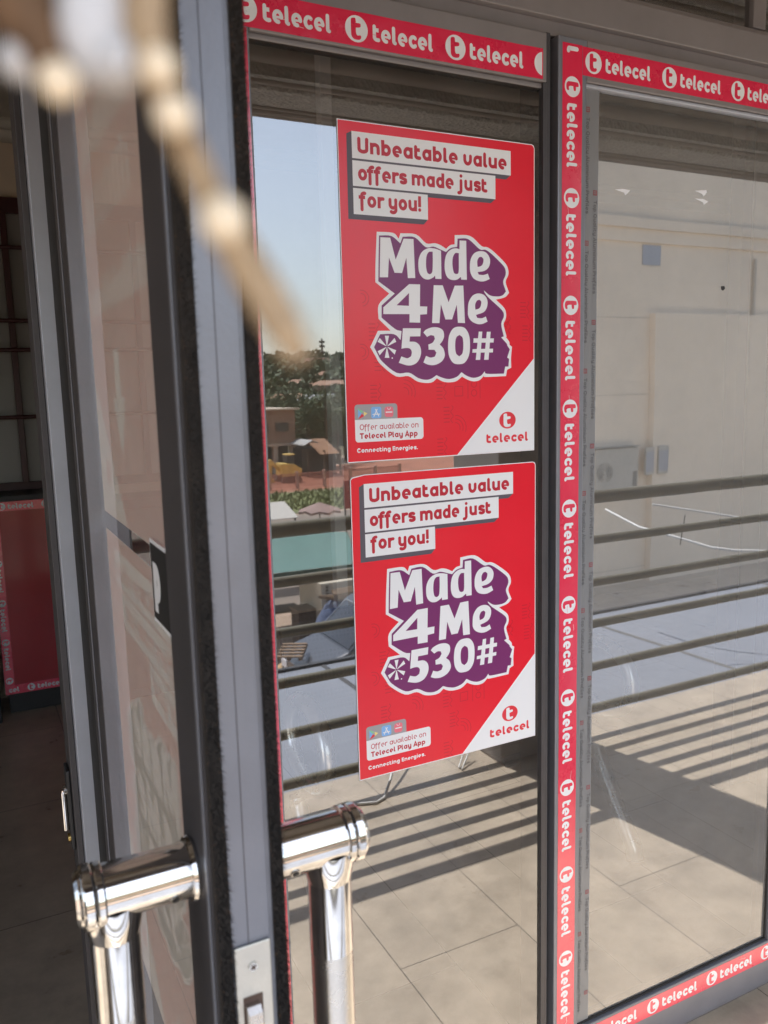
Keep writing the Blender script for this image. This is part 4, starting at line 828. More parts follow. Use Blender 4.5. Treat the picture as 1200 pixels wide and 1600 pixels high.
# trees
leafm = [mat('foliage_dark', (.075, .098, .045), .8, var=.3, vscale=1.2), mat('foliage_mid', (.10, .125, .055), .8, var=.3, vscale=1.2)]
bark = mat('bark', (.12, .09, .065), .9, var=.2)
def tree(loc, h, r, lb, seed, dens=500, palm=False):
    rnd = random.Random(seed); t = thing('palm_tree' if palm else 'broadleaf_tree', loc, lb, 'palm tree' if palm else 'tree', 'trees beyond the road')
    x, y, z = loc; mb = MB(); top = Vector((x + rnd.uniform(-.3, .3), y, z + h * (.95 if palm else .62)))
    mb.tube([Vector(loc) - Vector((0, 0, .4)), Vector(loc).lerp(top, .5) + Vector((rnd.uniform(-.2, .2), 0, 0)), top], .1, bark, 8, rs=[h * .03, h * .022, h * .014])
    c = MB(); m = leafm[seed % 2]
    if palm:
        for k in range(16):
            an = 2 * math.pi * k / 16 + rnd.uniform(-.2, .2); el = rnd.uniform(-.1, .7); d = Vector((math.cos(an), math.sin(an), el)); P = [top + d * (r * s) - Vector((0, 0, 1)) * (r * s * s * .75) for s in (0, .25, .5, .75, 1)]
            sd = Vector((-math.sin(an), math.cos(an), 0)) * r * .13
            for s in range(4):
                for q_ in (-1, 1):
                    for e in (.0, .5):
                        b0 = P[s].lerp(P[s+1], e); c.add([b0, P[s].lerp(P[s+1], e + .4), b0 + sd * q_ * (1.2 - s * .2) + (P[s+1] - P[s]) * .5 - Vector((0, 0, r * .06))], [(0, 1, 2)], m)
    else:
        blobs = [(Vector((x + rnd.uniform(-.6, .6) * r, y + rnd.uniform(-.6, .6) * r, z + h * rnd.uniform(.5, .9))), r * rnd.uniform(.35, .6)) for _ in range(9)]
        for bc, br in blobs[:5]: mb.tube([Vector(loc).lerp(top, .75), bc], .04, bark, 6, rs=[h * .012, h * .004])
        for i in range(dens):
            bc, br = blobs[i % 9]; d = Vector((rnd.gauss(0, 1), rnd.gauss(0, 1), rnd.gauss(0, 1))).normalized() * br * rnd.uniform(.5, 1.05); p = bc + d; s = r * rnd.uniform(.03, .07)
            u = Vector((rnd.gauss(0, 1), rnd.gauss(0, 1), rnd.gauss(0, 1))).normalized(); v = u.orthogonal().normalized()
            c.add([p + u * s, p + v * s * .6, p - u * s, p - v * s * .6], [(0, 1, 2, 3)], m)
    mb.build('trunk', t); c.build('crown', t); return t
for i, (un, Y, h, r, palm, lb) in enumerate((
    (.398, 66, 5.6, 2.6, False, 'dark bushy tree behind the rust-roofed shed'), (.425, 64, 6.2, 1.7, True, 'feathery palm standing behind the rust-roofed shed'),
    (.436, 67, 5.0, 1.6, True, 'second palm right of the feathery one, nearer the poster edge'), (.384, 70, 5.4, 1.9, False, 'dark tree beside the brown two-storey building'),
    (.45, 70, 6.5, 3.0, False, 'broad dark tree at the right edge of the reflected view'), (.41, 74, 6.6, 2.8, False, 'tall dark tree rising above the palms'),
    (.345, 74, 6.6, 2.6, False, 'dark tree above the roof of the brown two-storey building'), (.372, 80, 6.4, 3.0, False, 'wide tree in the gap above the brown building'))):
    p = V(un, 0, Y); tree((p.x, p.y, G), h, r, lb, i + 3, 2000, palm)
# crowns that break up the hill (individual trees in rows)
def small_tree(loc, r, seed):
    rnd = random.Random(seed); mb = MB(); x, y, z = loc
    for i in range(170):
        d = Vector((rnd.gauss(0, 1), rnd.gauss(0, 1), abs(rnd.gauss(0, .8)))).normalized() * r * rnd.uniform(.6, 1.05); p = Vector((x, y, z + r * .35)) + Vector((d.x, d.y, d.z * .8)); s = r * rnd.uniform(.10, .22)
        u = Vector((rnd.gauss(0, 1), rnd.gauss(0, 1), rnd.gauss(0, 1))).normalized(); v = u.orthogonal().normalized(); mb.add([p + u * s, p + v * s * .7, p - u * s, p - v * s * .7], [(0, 1, 2, 3)], leafm[seed % 2])
    mb.tube([(x, y, z - .5), (x, y, z + r * .5)], r * .07, bark, 5)
    return tag(mb.build('hillside_tree', loc=Vector(loc)), None, 'tree', 'trees on the far hillside')
rnd = random.Random(11)
ht = []
for i in range(170):
    Y = 84 + 420 * (i / 170.) ** 1.5; un = rnd.uniform(.30, .48) if i % 3 else rnd.uniform(.05, .62); p = V(un, 0, Y); z = hz(p.x, Y)
    o = small_tree((p.x, p.y, z), (1.9 + Y * .011) * rnd.uniform(.7, 1.3), i); o['label'] = ('dark green tree %s, %s part' % ('at the foot of the reflected hill' if Y < 110 else 'halfway up the reflected hill' if Y < 220 else 'high on the reflected hill', 'left' if un < .36 else 'middle' if un < .42 else 'right'))
# houses on the hillside
wm = [mat('house_cream', (.50, .42, .32), .85, var=.1), mat('house_brown', (.26, .17, .12), .85, var=.15), mat('house_pink', (.44, .27, .22), .85, var=.1)]
rm = [mat('roof_orange', (.34, .19, .12), .8, var=.2, vscale=2), mat('roof_red', (.20, .09, .07), .8, var=.2, vscale=2), mat('roof_zinc', (.34, .34, .33), .5, .2, var=.15, vscale=2), mat('roof_rust', (.42, .23, .12), .8, col2=(.26, .13, .08), vscale=3)]
wdk = mat('window_dark', (.02, .02, .022), .3)
def house(un, vb, Y, w_, d_, h, rh, wi, ri, lb, win=True, zb=None):
    p = V(un, 0, Y); z = (hz(p.x, Y) if Y > 74 else G) if zb is None else zb; x, y = p.x, p.y
    t = thing('hillside_house' if Y > 74 else 'house', (x, y, z), lb, 'house', 'houses beyond the road')
    if Y > 74: w_, d_, h, rh = w_ * .62, d_ * .62, h * .7, rh * .6
    MB().box(x - w_/2, x + w_/2, y - d_/2, y + d_/2, z - 1.5, z + h, wm[wi]).build('walls', t)
    e = .35; mb = MB(); zt = z + h + .004
    vs = [(x - w_/2 - e, y - d_/2 - e, zt), (x + w_/2 + e, y - d_/2 - e, zt), (x + w_/2 + e, y + d_/2 + e, zt), (x - w_/2 - e, y + d_/2 + e, zt), (x - w_/2 * .75, y, zt + rh), (x + w_/2 * .75, y, zt + rh)]
    mb.add(vs, [(0, 1, 5, 4), (2, 3, 4, 5), (1, 2, 5), (3, 0, 4), (0, 3, 2, 1)], rm[ri]).build('roof', t)
    if win:
        for k in (-.28, .05, .32): MB().box(x + k * w_ - .45, x + k * w_ + .45, y + d_/2 - .02, y + d_/2 + .03, z + h * .35, z + h * .72, wdk).build('window', t)
    return t
for a_ in ((.392, 0, 300, 26, 12, 5, 3.2, 0, 0, 'long orange-roofed house highest on the hill left of the mast'), (.412, 0, 330, 22, 12, 5, 4.0, 2, 1, 'red-roofed house on the hilltop below the mast'),
    (.400, 0, 165, 15, 9, 4, 1.9, 2, 0, 'wide orange-roofed house in the middle of the hillside'), (.434, 0, 150, 12, 8, 4.5, 1.6, 2, 0, 'pinkish house to the right on the middle of the hillside'),
    (.372, 0, 118, 8, 6, 3.4, 1.3, 0, 3, 'tan-roofed house just above the brown building'), (.415, 0, 112, 9, 6, 3.4, 1.5, 0, 2, 'house with a long shiny zinc roof halfway down the hillside'),
    (.438, 0, 92, 8, 5, 3.0, .9, 0, 2, 'low house with a pale sheet roof at the foot of the hill on the right'), (.352, 0, 210, 8, 6, 4, 1.6, 0, 2, 'small zinc-roofed house on the left of the hillside'),
    (.366, 0, 190, 7, 6, 4, 1.6, 1, 2, 'second small zinc-roofed house, right of the leftmost one'), (.384, 0, 230, 9, 7, 4, 2, 0, 3, 'small tan-roofed house under the long orange roof'),
    (.345, 0, 140, 8, 6, 4, 1.5, 0, 3, 'tan-roofed house at the left edge of the reflected hillside'), (.446, 0, 260, 11, 8, 5, 2, 0, 2, 'pale-roofed house high on the right of the hillside'),
    (.362, 0, 330, 14, 9, 5, 2.4, 1, 1, 'dull red-roofed house high on the left of the hillside'), (.428, 0, 215, 9, 7, 4, 1.8, 1, 0, 'brown-walled house with orange roof right of the hill centre')):
    house(*a_)
# phone mast on the hilltop
p = V(.420, 0, 380); zb = hz(p.x, 380); ms = thing('phone_mast', (p.x, p.y, zb), 'thin dark phone mast on the skyline of the hill', 'mast')
MB().tube([(p.x, p.y, zb - 2), (p.x, p.y, 1.65 + .066 * 380)], .5, M['dark'], 6, rs=[1.0, .35]).build('pole', ms)
for dz in (.048, .056, .0615): MB().box(p.x - 1.3, p.x + 1.3, p.y - .5, p.y + .5, 1.65 + dz * 380 - .5, 1.65 + dz * 380 + .5, M['dark']).build('antenna', ms)
# brown two-storey building
b = V(.360, 0, 62); x0, x1 = b.x - 3.4, .3795 * 62; y0 = b.y; zt = 1.65 - .024 * 62
bb = thing('two_storey_building', (b.x, y0, G), 'flat brown two-storey building with a dark open ground floor', 'building')
mb = MB().box(x0, x1, y0 - 7, y0, -2.5, zt, wm[1]); mb.box(x0 + .1, x1 - .1, y0 - 7, y0 - 1.6, G, -2.5, M['dark']); mb.box(x0 - .1, x1 + .1, y0 - 7, y0 + .12, -2.62, -2.42, wm[0]); mb.build('walls', bb)
for x in (x0 + .25, x1 - 1.7, x1 - .2): MB().box(x - .18, x + .18, y0 - .4, y0 - .02, G, -2.621, wm[0]).build('column', bb)
MB().box(x0 - .3, x1 + .3, y0 - 7.2, y0 + .3, zt + .004, zt + .14, wm[0]).build('roof_slab', bb)
for x in (b.x - 1.6, b.x + .1): MB().box(x - .55, x + .55, y0 + .002, y0 + .04, -1.5, -.8, wdk).build('window', bb)
# rust-roofed shed
b = V(.419, 0, 58); sh = thing('market_shed', (b.x, b.y, G), 'open dark shed with a rusty sheet roof', 'shed')
MB().box(b.x - 1.4, b.x + 1.4, b.y - 3, b.y - 1.2, G, G + 2.1, M['dark']).build('rear_wall', sh)
for x in (-1.3, 0, 1.3): MB().box(b.x + x - .06, b.x + x + .06, b.y - .2, b.y - .08, G, G + 2.0, bark).build('post', sh)
mb = MB(); N = 24
for i in range(N):
    xa = b.x - .5 + 1.6 * i / N; xb = b.x - .5 + 1.6 * (i + .62) / N
    mb.add([(xa, b.y + .2, G + 1.7), (xb, b.y + .2, G + 1.74), (xb, b.y - 2.6, G + 2.75), (xa, b.y - 2.6, G + 2.71)], [(0, 1, 2, 3)], rm[3])
mb.add([(b.x - .5, b.y + .2, G + 1.69), (b.x + 1.1, b.y + .2, G + 1.69), (b.x + 1.1, b.y - 2.6, G + 2.70), (b.x - .5, b.y - 2.6, G + 2.70)], [(0, 1, 2, 3)], rm[3]).build('roof_sheet', sh)
MB().prism([(b.x - 1.7, G + 2.45), (b.x - 1.0, G + 2.8), (b.x - .52, G + 2.6), (b.x - .52, G + 2.52), (b.x - 1.0, G + 2.7), (b.x - 1.7, G + 2.38)], b.y - 2.9, b.y + .1, 'y', rm[2]).build('white_gable_roof', sh)
# yellow digger
b = V(.365, 0, 56); ym = mat('digger_yellow', (.62, .42, .10), .6, var=.2, vscale=2); dg = thing('yellow_digger', (b.x, b.y, G), 'dusty yellow digger parked in front of the brown building', 'digger')
MB().prism([(b.x - .5, G + .45), (b.x + .95, G + .45), (b.x + 1.0, G + .95), (b.x + .4, G + 1.35), (b.x - .5, G + 1.4)], b.y - .8, b.y + .6, 'y', ym).build('body', dg, .03)
MB().box(b.x + .0, b.x + .55, b.y - .6, b.y + .3, G + 1.40, G + 1.95, M['dark']).build('cab', dg, .03); MB().box(b.x - .05, b.x + .62, b.y - .65, b.y + .35, G + 1.955, G + 2.03, ym).build('cab_roof', dg, .02)
MB().prism([(b.x - .5, G + 1.1), (b.x - 1.15, G + 1.75), (b.x - 1.35, G + 1.6), (b.x - 1.25, G + .25), (b.x - 1.1, G + .25), (b.x - 1.05, G + 1.3), (b.x - .5, G + .8)], b.y - .2, b.y + .05, 'y', ym).build('boom', dg, .02)
MB().prism([(b.x - 1.4, G + .35), (b.x - 1.0, G + .3), (b.x - .95, G + .02), (b.x - 1.35, G + .02)], b.y - .4, b.y + .25, 'y', ym).build('bucket', dg, .01)
for yy in (-.75, .45): MB().prism([(b.x - .6, G + .08), (b.x - .45, G), (b.x + .85, G), (b.x + 1.0, G + .12), (b.x + .9, G + .42), (b.x - .5, G + .42)], b.y + yy - .15, b.y + yy + .15, 'y', M['dark']).build('track', dg, .03)
# red railing fence beside the grass
fe = thing('red_fence', (20, 2.734 - 52, G), 'low faded red railing fence along the far side of the grass', 'fence')
fr = mat('faded_red_paint', (.42, .17, .13), .7, var=.15)
mb = MB()
for i in range(150): x = 14 + i * .09; mb.box(x - .015, x + .015, 2.734 - 52.02, 2.734 - 51.98, G + .1, G + .95, fr)
mb.box(13.9, 27.6, 2.734 - 52.03, 2.734 - 51.97, G + .96, G + 1.02, fr); mb.box(13.9, 27.6, 2.734 - 52.03, 2.734 - 51.97, G + .08, G + .0998, fr); mb.build('palings', fe)
for i in range(8): x = 13.9 + i * 1.95; MB().box(x - .09, x + .09, 2.734 - 52.13, 2.734 - 51.95, G, G + 1.15, wm[2]).build('post', fe)
# awnings, parasol, sign
b = V(.352, 0, 26); aw = thing('white_awning', (b.x, b.y, G), 'small white sheet awning to the left of the brown parasol', 'awning')
wht = mat('white_canvas', (.48, .46, .42), .7, var=.08)
mb = MB().prism([(b.y - .9, -2.15), (b.y + .4, -2.55), (b.y + .4, -2.53), (b.y - .9, -2.13)], b.x - 1.4, b.x + .55, 'x', wht); mb.build('canopy', aw)
for x in (-1.3, .45): MB().tube([(b.x + x, b.y + .35, G), (b.x + x, b.y + .35, -2.56)], .03, M['dark'], 8).build('post', aw)
b = V(.409, 0, 27); ps = thing('brown_parasol', (b.x, b.y, G), 'round brown market parasol beyond the top rail', 'parasol')
pbm = mat('brown_canvas', (.27, .18, .16), .8, var=.12); mb = MB(); top = Vector((b.x, b.y, 1.65 - .146 * 27)); n = 8
for k in range(n):
    a0, a1 = 2*math.pi*k/n, 2*math.pi*(k+1)/n; e0 = top + Vector((math.cos(a0) * .80, math.sin(a0) * .80, -.30)); e1 = top + Vector((math.cos(a1) * .80, math.sin(a1) * .80, -.30)); md = (e0 + e1) / 2 * .92 + top * .08 + Vector((0, 0, .03))
    mb.add([top, e0, md, e1], [(0, 1, 2), (0, 2, 3)], pbm); mb.add([e0, md, e1, e1 - Vector((0, 0, .08)), md - Vector((0, 0, .08)), e0 - Vector((0, 0, .08))], [(0, 1, 4, 5), (1, 2, 3, 4)], pbm)
mb.build('canopy', ps); MB().tube([(b.x, b.y, G), tuple(top)], .025, M['dark'], 8).build('pole', ps)
for k in range(8):
    a0 = 2*math.pi*k/8; MB().tube([top - Vector((0, 0, .03)), top + Vector((math.cos(a0) * .78, math.sin(a0) * .78, -.32))], .008, M['dark'], 5).build('rib', ps)
b = V(.459, 0, 30); sn = thing('red_signboard', (b.x, b.y, G), 'tall dark red signboard on posts beside the grass', 'sign')
MB().box(b.x - .42, b.x + .42, b.y - .03, b.y + .03, 1.65 - .158 * 30, 1.65 - .120 * 30, mat('sign_red', (.22, .02, .025), .5, var=.1)).build('panel', sn)
mb = MB()
for k, (dx0, dx1, dz) in enumerate(((-.30, .20, .85), (-.30, .05, .72), (-.30, .25, .5), (-.30, .10, .40))): mb.box(b.x + dx0, b.x + dx1, b.y + .032, b.y + .036, -3.09 + dz, -3.09 + dz + .05, fr)
mb.ball((b.x, b.y + .035, -2.85), .13, fr, 12, (1, .15, 1)); mb.build('panel_print', sn)
for dx in (-.38, .38): MB().box(b.x + dx - .03, b.x + dx + .03, b.y - .10, b.y - .035, G, -1.96, M['dark']).build('post', sn)
# teal canopy tent
tl = mat('teal_canvas', (.075, .17, .15), .75, var=.1, vscale=1.5, bump=.3, bscale=3); tld = mat('dark_green_canvas', (.035, .085, .065), .8, var=.15)
c00, c10, c11, c01 = V(.28, -.2335, 19), V(.4625, -.2345, 19), V(.447, -.189, 22.6), V(.28, -.183, 22.6)
tn = thing('canopy_tent', ((c00.x + c10.x) / 2, c00.y, G), 'teal canvas stall canopy with dark green valance', 'canopy')
mb = MB(); nx = 14; vs = []
for j in range(7):
    for i in range(nx + 1):
        s, t = i / nx, j / 6; p = c00.lerp(c10, s).lerp(c01.lerp(c11, s), t); vs.append(p + Vector((0, 0, -.10 * math.sin(math.pi * t) * (1 - s ** 4) + .03 * math.sin(s * 17) * t)))
mb.add(vs, [(j*(nx+1)+i, j*(nx+1)+i+1, (j+1)*(nx+1)+i+1, (j+1)*(nx+1)+i) for j in range(6) for i in range(nx)], tl, True)
mb.build('roof_canvas', tn)
mb = MB(); d = Vector((0, 0, -.34)); vs = []
for i in range(25): s = i / 24; p = c00.lerp(c10, s) + Vector((0, .02 + .02 * math.sin(i * 1.7), 0)); vs += [p, p + d]
mb.add(vs, [(2*i, 2*i+2, 2*i+3, 2*i+1) for i in range(24)], tld); e = c11 + d
mb.add([c10 + Vector((.005, 0, 0)), c11 + Vector((.005, 0, 0)), c11 + d, c10 + d], [(0, 1, 2, 3)], tld); mb.build('valance', tn)
for c in (c00, c10, c01, c11): MB().tube([(c.x - .03, c.y, G), (c.x - .03, c.y, c.z - .02)], .03, M['dark'], 8).build('post', tn)
# goods under the tent
wd = mat('weathered_wood', (.24, .16, .10), .85, var=.25, vscale=8); wdd = mat('dark_wood', (.10, .065, .045), .85, var=.25, vscale=8)
for k, (un, Y, w_, h, m, lb) in enumerate(((.352, 20.5, .9, .75, wdd, 'dark wooden table under the left part of the teal canopy'), (.385, 20.2, .7, .72, wd, 'brown wooden table in the middle under the teal canopy'), (.402, 22, .5, 1.1, wdd, 'tall dark stool-like stand under the teal canopy'))):
    b = V(un, 0, Y); t = thing('market_table', (b.x, b.y, G), lb, 'table', 'tables under the teal canopy')
    MB().box(b.x - w_/2, b.x + w_/2, b.y - .35, b.y + .35, G + h - .05, G + h, m).build('table_top', t)
    for sx in (-1, 1):
        for sy in (-1, 1): MB().box(b.x + sx * (w_/2 - .08) - .03, b.x + sx * (w_/2 - .08) + .03, b.y + sy * .28 - .03, b.y + sy * .28 + .03, G, G + h - .0505, m).build('leg', t)
# cream riveted kiosk
crm = mat('cream_metal', (.50, .44, .34), .6, var=.1, vscale=1.5)
b = V(.440, 0, 19); kk = thing('metal_kiosk', (b.x, b.y, G), 'cream riveted metal kiosk with a flat top below the canopy corner', 'kiosk')
x0, x1, y0 = .4065 * 18.5, 9.9, 2.734 - 18.5
mb = MB().box(x0, x1, y0 - 1.5, y0, G + .05, 1.65 - .256 * 18.5, crm); mb.build('body', kk, .01)
mb = MB()
for xx in (x0 + .12, x0 + .92):
    for i in range(16): mb.box(xx, xx + .07, y0 + .001, y0 + .012, -3.2 - i * .085, -3.16 - i * .085, M['dark'])
mb.build('hinge_slots', kk); MB().tube([(x0 + .4, y0 - .5, -3.06), (x0 + .9, y0 - .4, -3.01), (x0 + 1.3, y0 - .6, -3.05)], .03, M['dark'], 8).build('lifting_bar', kk)
# beige table, brown box, tarpaulin heap, pallets, sand
b = V(.388, 0, 18.9); t = thing('wooden_crate', (b.x, b.y, G), 'tall brown wooden crate standing left of the cream kiosk', 'crate')
mb = MB().box(b.x - .28, b.x + .28, b.y - .5, b.y, G, G + 1.02, wdd); mb.box(b.x - .32, b.x + .34, b.y - .55, b.y + .03, G + 1.024, G + 1.07, wd); mb.build('crate_body', t)
bl = mat('blue_tarpaulin', (.10, .13, .22), .6, var=.2, vscale=4, bump=.5, bscale=5)
b = V(.430, 0, 17.6); mb = MB(); vs = []; rnd = random.Random(9)
for j in range(9):
    for i in range(15): s, t = i / 14 * 2 - 1, j / 8 * 2 - 1; vs.append((b.x + s * .75, b.y + t * .6, G + 1.62 * max(0, (1 - abs(s) ** 2.6)) * max(0, 1 - abs(t) ** 3) + rnd.uniform(-.05, .05)))
mb.add(vs, [(j*15+i, j*15+i+1, (j+1)*15+i+1, (j+1)*15+i) for j in range(8) for i in range(14)], bl, True); tag(mb.build('tarpaulin_heap', loc=(b.x, b.y, G)), 'goods heaped under a crumpled dark blue tarpaulin', 'heap')
def frame_stack(un, vn, Y, w_, lb, rot):
    p = V(un, vn, Y); t = thing('wooden_pallet', tuple(p), lb, 'pallet', 'weathered wooden pallets lying about'); t.rotation_euler = rot
    for k in range(5): 
        q_ = MB().box(p.x - w_/2, p.x + w_/2, p.y - .42 + k * .2, p.y - .34 + k * .2, p.z + .05, p.z + .075, wd); q_.build('slat', t)
    for sx in (-.45, 0, .45): MB().box(p.x + sx * w_ - .035, p.x + sx * w_ + .035, p.y - .45, p.y + .50, p.z, p.z + .0495, wdd).build('bearer', t)
frame_stack(.452, -.272, 17.6, .95, 'dark wooden pallet lying tilted on the blue tarpaulin heap', (.12, -.12, .3))
frame_stack(.437, -.281, 17.5, .7, 'second dark pallet, below the tilted one on the tarpaulin heap', (.05, .16, -.4))
frame_stack(.362, -.343, 15.2, .5, 'brown pallet leaning upright left of the grey van', (0, 0, .5))
b = V(.352, 0, 17.2); mb = MB(); vs = []; rnd = random.Random(4)
for j in range(13):
    for i in range(17): s, t = i / 16 * 2 - 1, j / 12 * 2 - 1; r_ = math.hypot(s, t); vs.append((b.x + s * .8, b.y + t * .8, G + .02 + .5 * max(0, 1 - r_) * (1 + .25 * math.sin(5 * s + 3 * t)) + rnd.uniform(-.015, .015)))
mb.add(vs, [(j*17+i, j*17+i+1, (j+1)*17+i+1, (j+1)*17+i) for j in range(12) for i in range(16)], mat('sand', (.46, .31, .17), .95, var=.15, vscale=6), True); tag(mb.build('sand_pile', loc=(b.x, b.y, G)), 'small pile of orange sand left of the grey van', 'sand pile')
# grey-blue van parked below
vm = mat('van_paint', (.065, .07, .085), .3, .3, var=.05, coat=.5); vg = mat('van_glass', (.02, .022, .03), .08, coat=.5)
p = V(.372, 0, 15.4); vx, vy = p.x, p.y; vn_ = thing('grey_van', (vx + 2, vy, G), 'dark blue-grey van with a curved windscreen parked just below the balcony', 'van')
prof = [(vx - .1, G + .45), (vx - .12, G + .95), (vx + .0, G + 1.10), (vx + .62, G + 1.28), (vx + .72, G + 1.31), (vx + 1.45, G + 1.98), (vx + 1.6, G + 2.05), (vx + 4.6, G + 2.08), (vx + 4.75, G + 1.9), (vx + 4.8, G + .45)]
MB().prism(prof, vy - .88, vy + .88, 'y', vm).build('body', vn_, .06)
mb = MB(); wsn = Vector((-.67, 0, .73)).normalized()
vs = []
for i in range(7):
    t = i / 6
    for j in range(9):
        s = j / 8 * 2 - 1; q_ = Vector((vx + .76 + .66 * t, vy + s * (.80 - .07 * t), G + 1.345 + .605 * t)); vs.append(q_ + wsn * (.018 + .02 * (1 - s * s)))
mb.add(vs, [(i*9+j, i*9+j+1, (i+1)*9+j+1, (i+1)*9+j) for i in range(6) for j in range(8)], vg, True); mb.build('windscreen', vn_)
mb = MB().tube([Vector(vs[j]) + wsn * .004 for j in [0, 9, 18, 27, 36, 45, 54]] + [Vector(vs[54 + j]) + wsn * .004 for j in range(1, 9)], .016, M['chrome'], 8); mb.build('windscreen_trim', vn_)
for sy in (-1, 1):
    MB().prism([(vx + 1.0, G + 1.30), (vx + 1.55, G + 1.85), (vx + 2.3, G + 1.87), (vx + 2.3, G + 1.30)], vy + sy * .885 - .004, vy + sy * .885 + .004, 'y', vg).build('side_window', vn_)
    MB().box(vx - .13, vx - .06, vy + sy * .62 - .16, vy + sy * .62 + .16, G + .72, G + .92, M['white']).build('headlight', vn_, .02)
    for wx in (.75, 3.9):
        wh = MB().tube([(vx + wx, vy + sy * .80, G + .33), (vx + wx, vy + sy * .93, G + .33)], .33, M['gasket'], 24).build('wheel', vn_); MB().tube([(vx + wx, vy + sy * .931, G + .33), (vx + wx, vy + sy * .945, G + .33)], .19, M['satin'], 18).build('rim', wh)
# long grey sheet roof just under the balcony
gs = mat('grey_sheet_roof', (.225, .24, .275), .5, .15, var=.05, vscale=1.5, bump=.05, bscale=12)
rf = thing('sheet_roof', (8, -1.7, -.5), 'long smooth blue-grey sheet roof just outside and below the railing', 'roof')
mb = MB(); za = lambda y: -.415 + (y + 2.85) * .02
mb.add([(-6, -2.87, za(-2.87)), (22, -2.87, za(-2.87)), (22, -.36, za(-.36)), (-6, -.36, za(-.36)), (-6, -2.87, za(-2.87) - .05), (22, -2.87, za(-2.87) - .05), (22, -.36, za(-.36) - .05), (-6, -.36, za(-.36) - .05)], [(0, 1, 2, 3), (7, 6, 5, 4), (4, 5, 1, 0), (6, 7, 3, 2), (5, 6, 2, 1), (7, 4, 0, 3)], gs); mb.build('roof_sheets', rf)
for x in (-2.6, -.2, 2.25, 4.7, 7.1, 9.6): MB().add([(x + (y + .36) * -.0, y, za(y) + dz) for y, dz in ((-2.86, .002), (-.37, .002))] + [(x + .02, -.37, za(-.37) + .012), (x + .02, -2.86, za(-2.86) + .012), (x + .04, -2.86, za(-2.86) + .002), (x + .04, -.37, za(-.37) + .002)], [(0, 1, 2, 3), (3, 2, 5, 4)], M['dark']).build('roof_seam', rf)
mb = MB().box(-6, 22, -2.92, -2.88, -.52, -.395, M['dark']); mb.build('edge_trim', rf)
for x in (-5, 0, 5, 10, 15, 20): MB().box(x - .06, x + .06, -2.86, -2.74, G, -.47, M['dark']).build('post', rf)
# pale neighbouring building
am0 = mat('weathered_pipe', (.55, .50, .43), .6, var=.15)
nbm = mat('pale_render', (.92, .80, .66), .85, var=.07, vscale=.35, bump=.1, bscale=30)
nb = thing('neighbouring_building', (15, -10, G), 'large pale rendered building reflected across the right-hand window', 'building')
D = 20.0; NX = .70 * D; NY = 2.734 - D
tag(MB().add([(12.5, NY, G + .03), (90, NY, G + .03), (90, -.4, G + .03), (5, -.4, G + .03), (6, -7, G + .03)], [(0, 1, 2, 3, 4)], mat('bounce_yard', (.62, .54, .44), .9, var=.1, vscale=.8)).build('bounce_yard'), kind='structure')  # pale ground added to bounce sunlight onto the building wall
mb = MB().prism([(NX, NY), (60, NY), (60, NY - 14), (NX + 11, NY - 14)], G, EYE + .345 * D, 'z', nbm); mb.build('walls', nb, .02)
mb = MB().box(.996 * (D - .25), 40, NY + .002, NY + .25, G, EYE + .108 * (D - .25), nbm); mb.build('projecting_bay', nb, .01)
mb = MB().box(NX - .1, 40, NY + .001, NY + .08, EYE + .215 * (D - .15), EYE + .235 * (D - .15), nbm); mb.box(NX - .15, 40.1, NY + .081, NY + .16, EYE + .235 * (D - .15), EYE + .25 * (D - .15), nbm); mb.build('string_course', nb, .006)
for un in (.99,): x = un * (D - .15); MB().box(x - .38, x + .38, NY + .002, NY + .03, EYE + .182 * (D - .15), EYE + .212 * (D - .15), M['alu_l']).build('vent', nb)
xx = 1.225 * (D - .15); MB().tube([(xx, NY + .08, G), (xx, NY + .08, EYE + .2 * D)], .06, am0, 10).build('drainpipe', nb)
mb = MB()
for zz in (-.30, -.02, .10): mb.box(NX + .2, .99 * D, NY + .001, NY + .004, EYE + zz * D, EYE + zz * D + .02, am0)
mb.build('render_joints', nb)
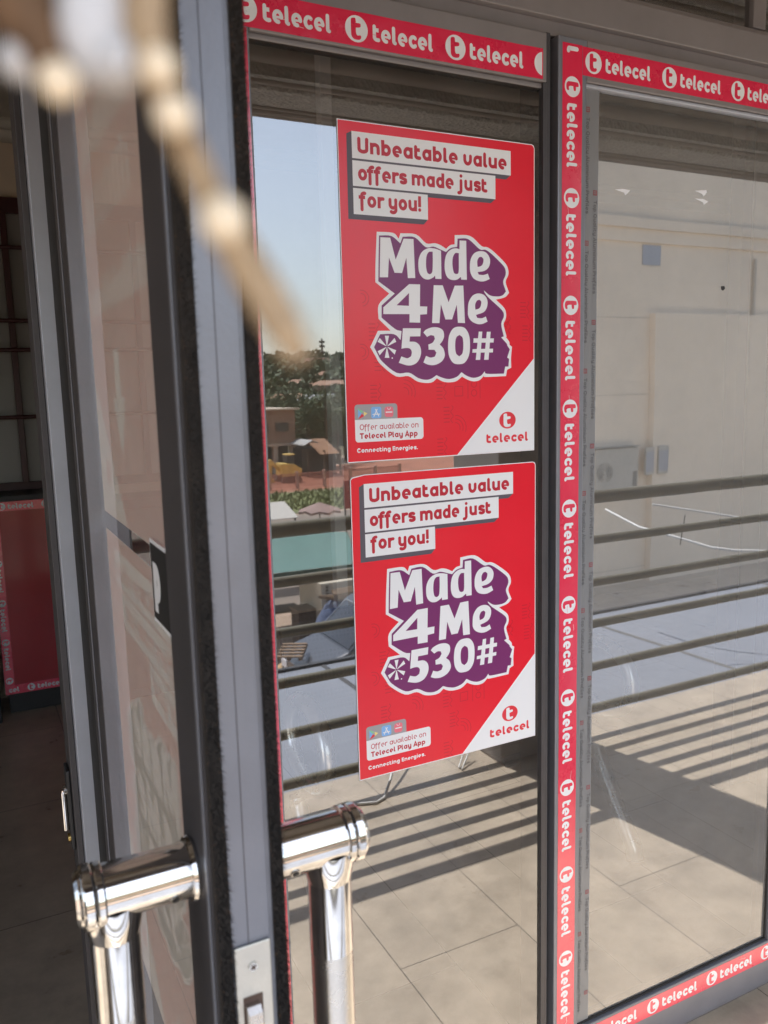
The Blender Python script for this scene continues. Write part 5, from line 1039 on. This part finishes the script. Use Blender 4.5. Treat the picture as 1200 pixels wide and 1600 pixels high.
# air conditioner
am = mat('ac_casing', (.55, .52, .47), .6, var=.08, vscale=6)
x0, x1, z0_, z1_ = .878 * (D - .3), .965 * (D - .3), EYE - .178 * (D - .3), EYE - .103 * (D - .3)
ac = thing('air_conditioner', ((x0 + x1) / 2, NY + .2, z0_), 'boxy beige air-conditioning unit on the pale wall beside two slim boxes', 'air conditioner')
MB().box(x0, x1, NY + .003, NY + .30, z0_, z1_, am).build('casing', ac, .015)
mb = MB(); cxx, czz = x0 + .36, (z0_ + z1_) / 2
for r in (.08, .15, .22, .29): mb.tube([(cxx + r * math.cos(t), NY + .308, czz + r * math.sin(t)) for t in [2*math.pi*i/24 for i in range(25)]], .006, M['dark'], 6)
mb.build('fan_grille', ac)
mb = MB()
for i in range(12): mb.box(x1 - .22, x1 - .05, NY + .3005, NY + .31, z0_ + .08 + i * .055, z0_ + .10 + i * .055, M['dark'])
mb.build('vent_slots', ac); MB().box(x0 - .06, x1 + .04, NY + .003, NY + .36, z1_ + .03, z1_ + .045, wht).build('shelf', ac)
for x in (x0 + .1, x1 - .1): MB().box(x - .02, x + .02, NY + .003, NY + .34, z0_ - .045, z0_ - .001, M['dark']).build('bracket', ac)
for k, (ua, ub, lb) in enumerate(((.980, .998, 'slim pale switch box on the pale wall, nearest the air conditioner'), (1.008, 1.030, 'pale meter box on the pale wall, further from the air conditioner'))):
    t = thing('meter_box', (ua * (D - .3), NY + .40, EYE - .15 * (D - .3)), lb, 'box', 'boxes on the pale wall')
    MB().box(ua * (D - .3), ub * (D - .3), NY + .2505, NY + .33, EYE - .150 * (D - .3), EYE - .105 * (D - .3), am).build('case', t, .006); MB().box(ua * (D - .3) + .015, ub * (D - .3) - .015, NY + .3305, NY + .337, EYE - .145 * (D - .3), EYE - .112 * (D - .3), M['alu_l']).build('cover', t, .003)
# slack cables and a thin line
def cable(pts, r, lb, m):
    n = len(pts); P = [V(*p) for p in pts]; tag(MB().tube(P, r, m, 8).build('overhead_cable', loc=P[0]), lb, 'cable', 'cables slung outside the right-hand window')
cable([(1.00, -.200, 4.6), (1.04, -.208, 4.55), (1.12, -.224, 4.4), (1.2, -.240, 4.3), (1.279, -.254, 4.2), (1.5, -.29, 4.0)], .008, 'upper white cable sloping down to the right in front of the pale wall', cm)
cable([(.90, -.20, 5.4), (.97, -.235, 5.0), (1.02, -.250, 4.8), (1.081, -.269, 4.6), (1.14, -.288, 4.45), (1.20, -.300, 4.3), (1.282, -.310, 4.2), (1.5, -.33, 4.0)], .011, 'lower thicker white cable sagging in front of the pale wall', cm)
cable([(1.075, -.225, 4.5), (1.07, -.25, 4.5), (1.065, -.275, 4.5)], .004, 'thin dark tie hanging between the two white cables', M['dark'])
# ---------------------------------------------------------------- tidy
for o in bpy.data.objects:
    if '_o' in o: del o['_o']
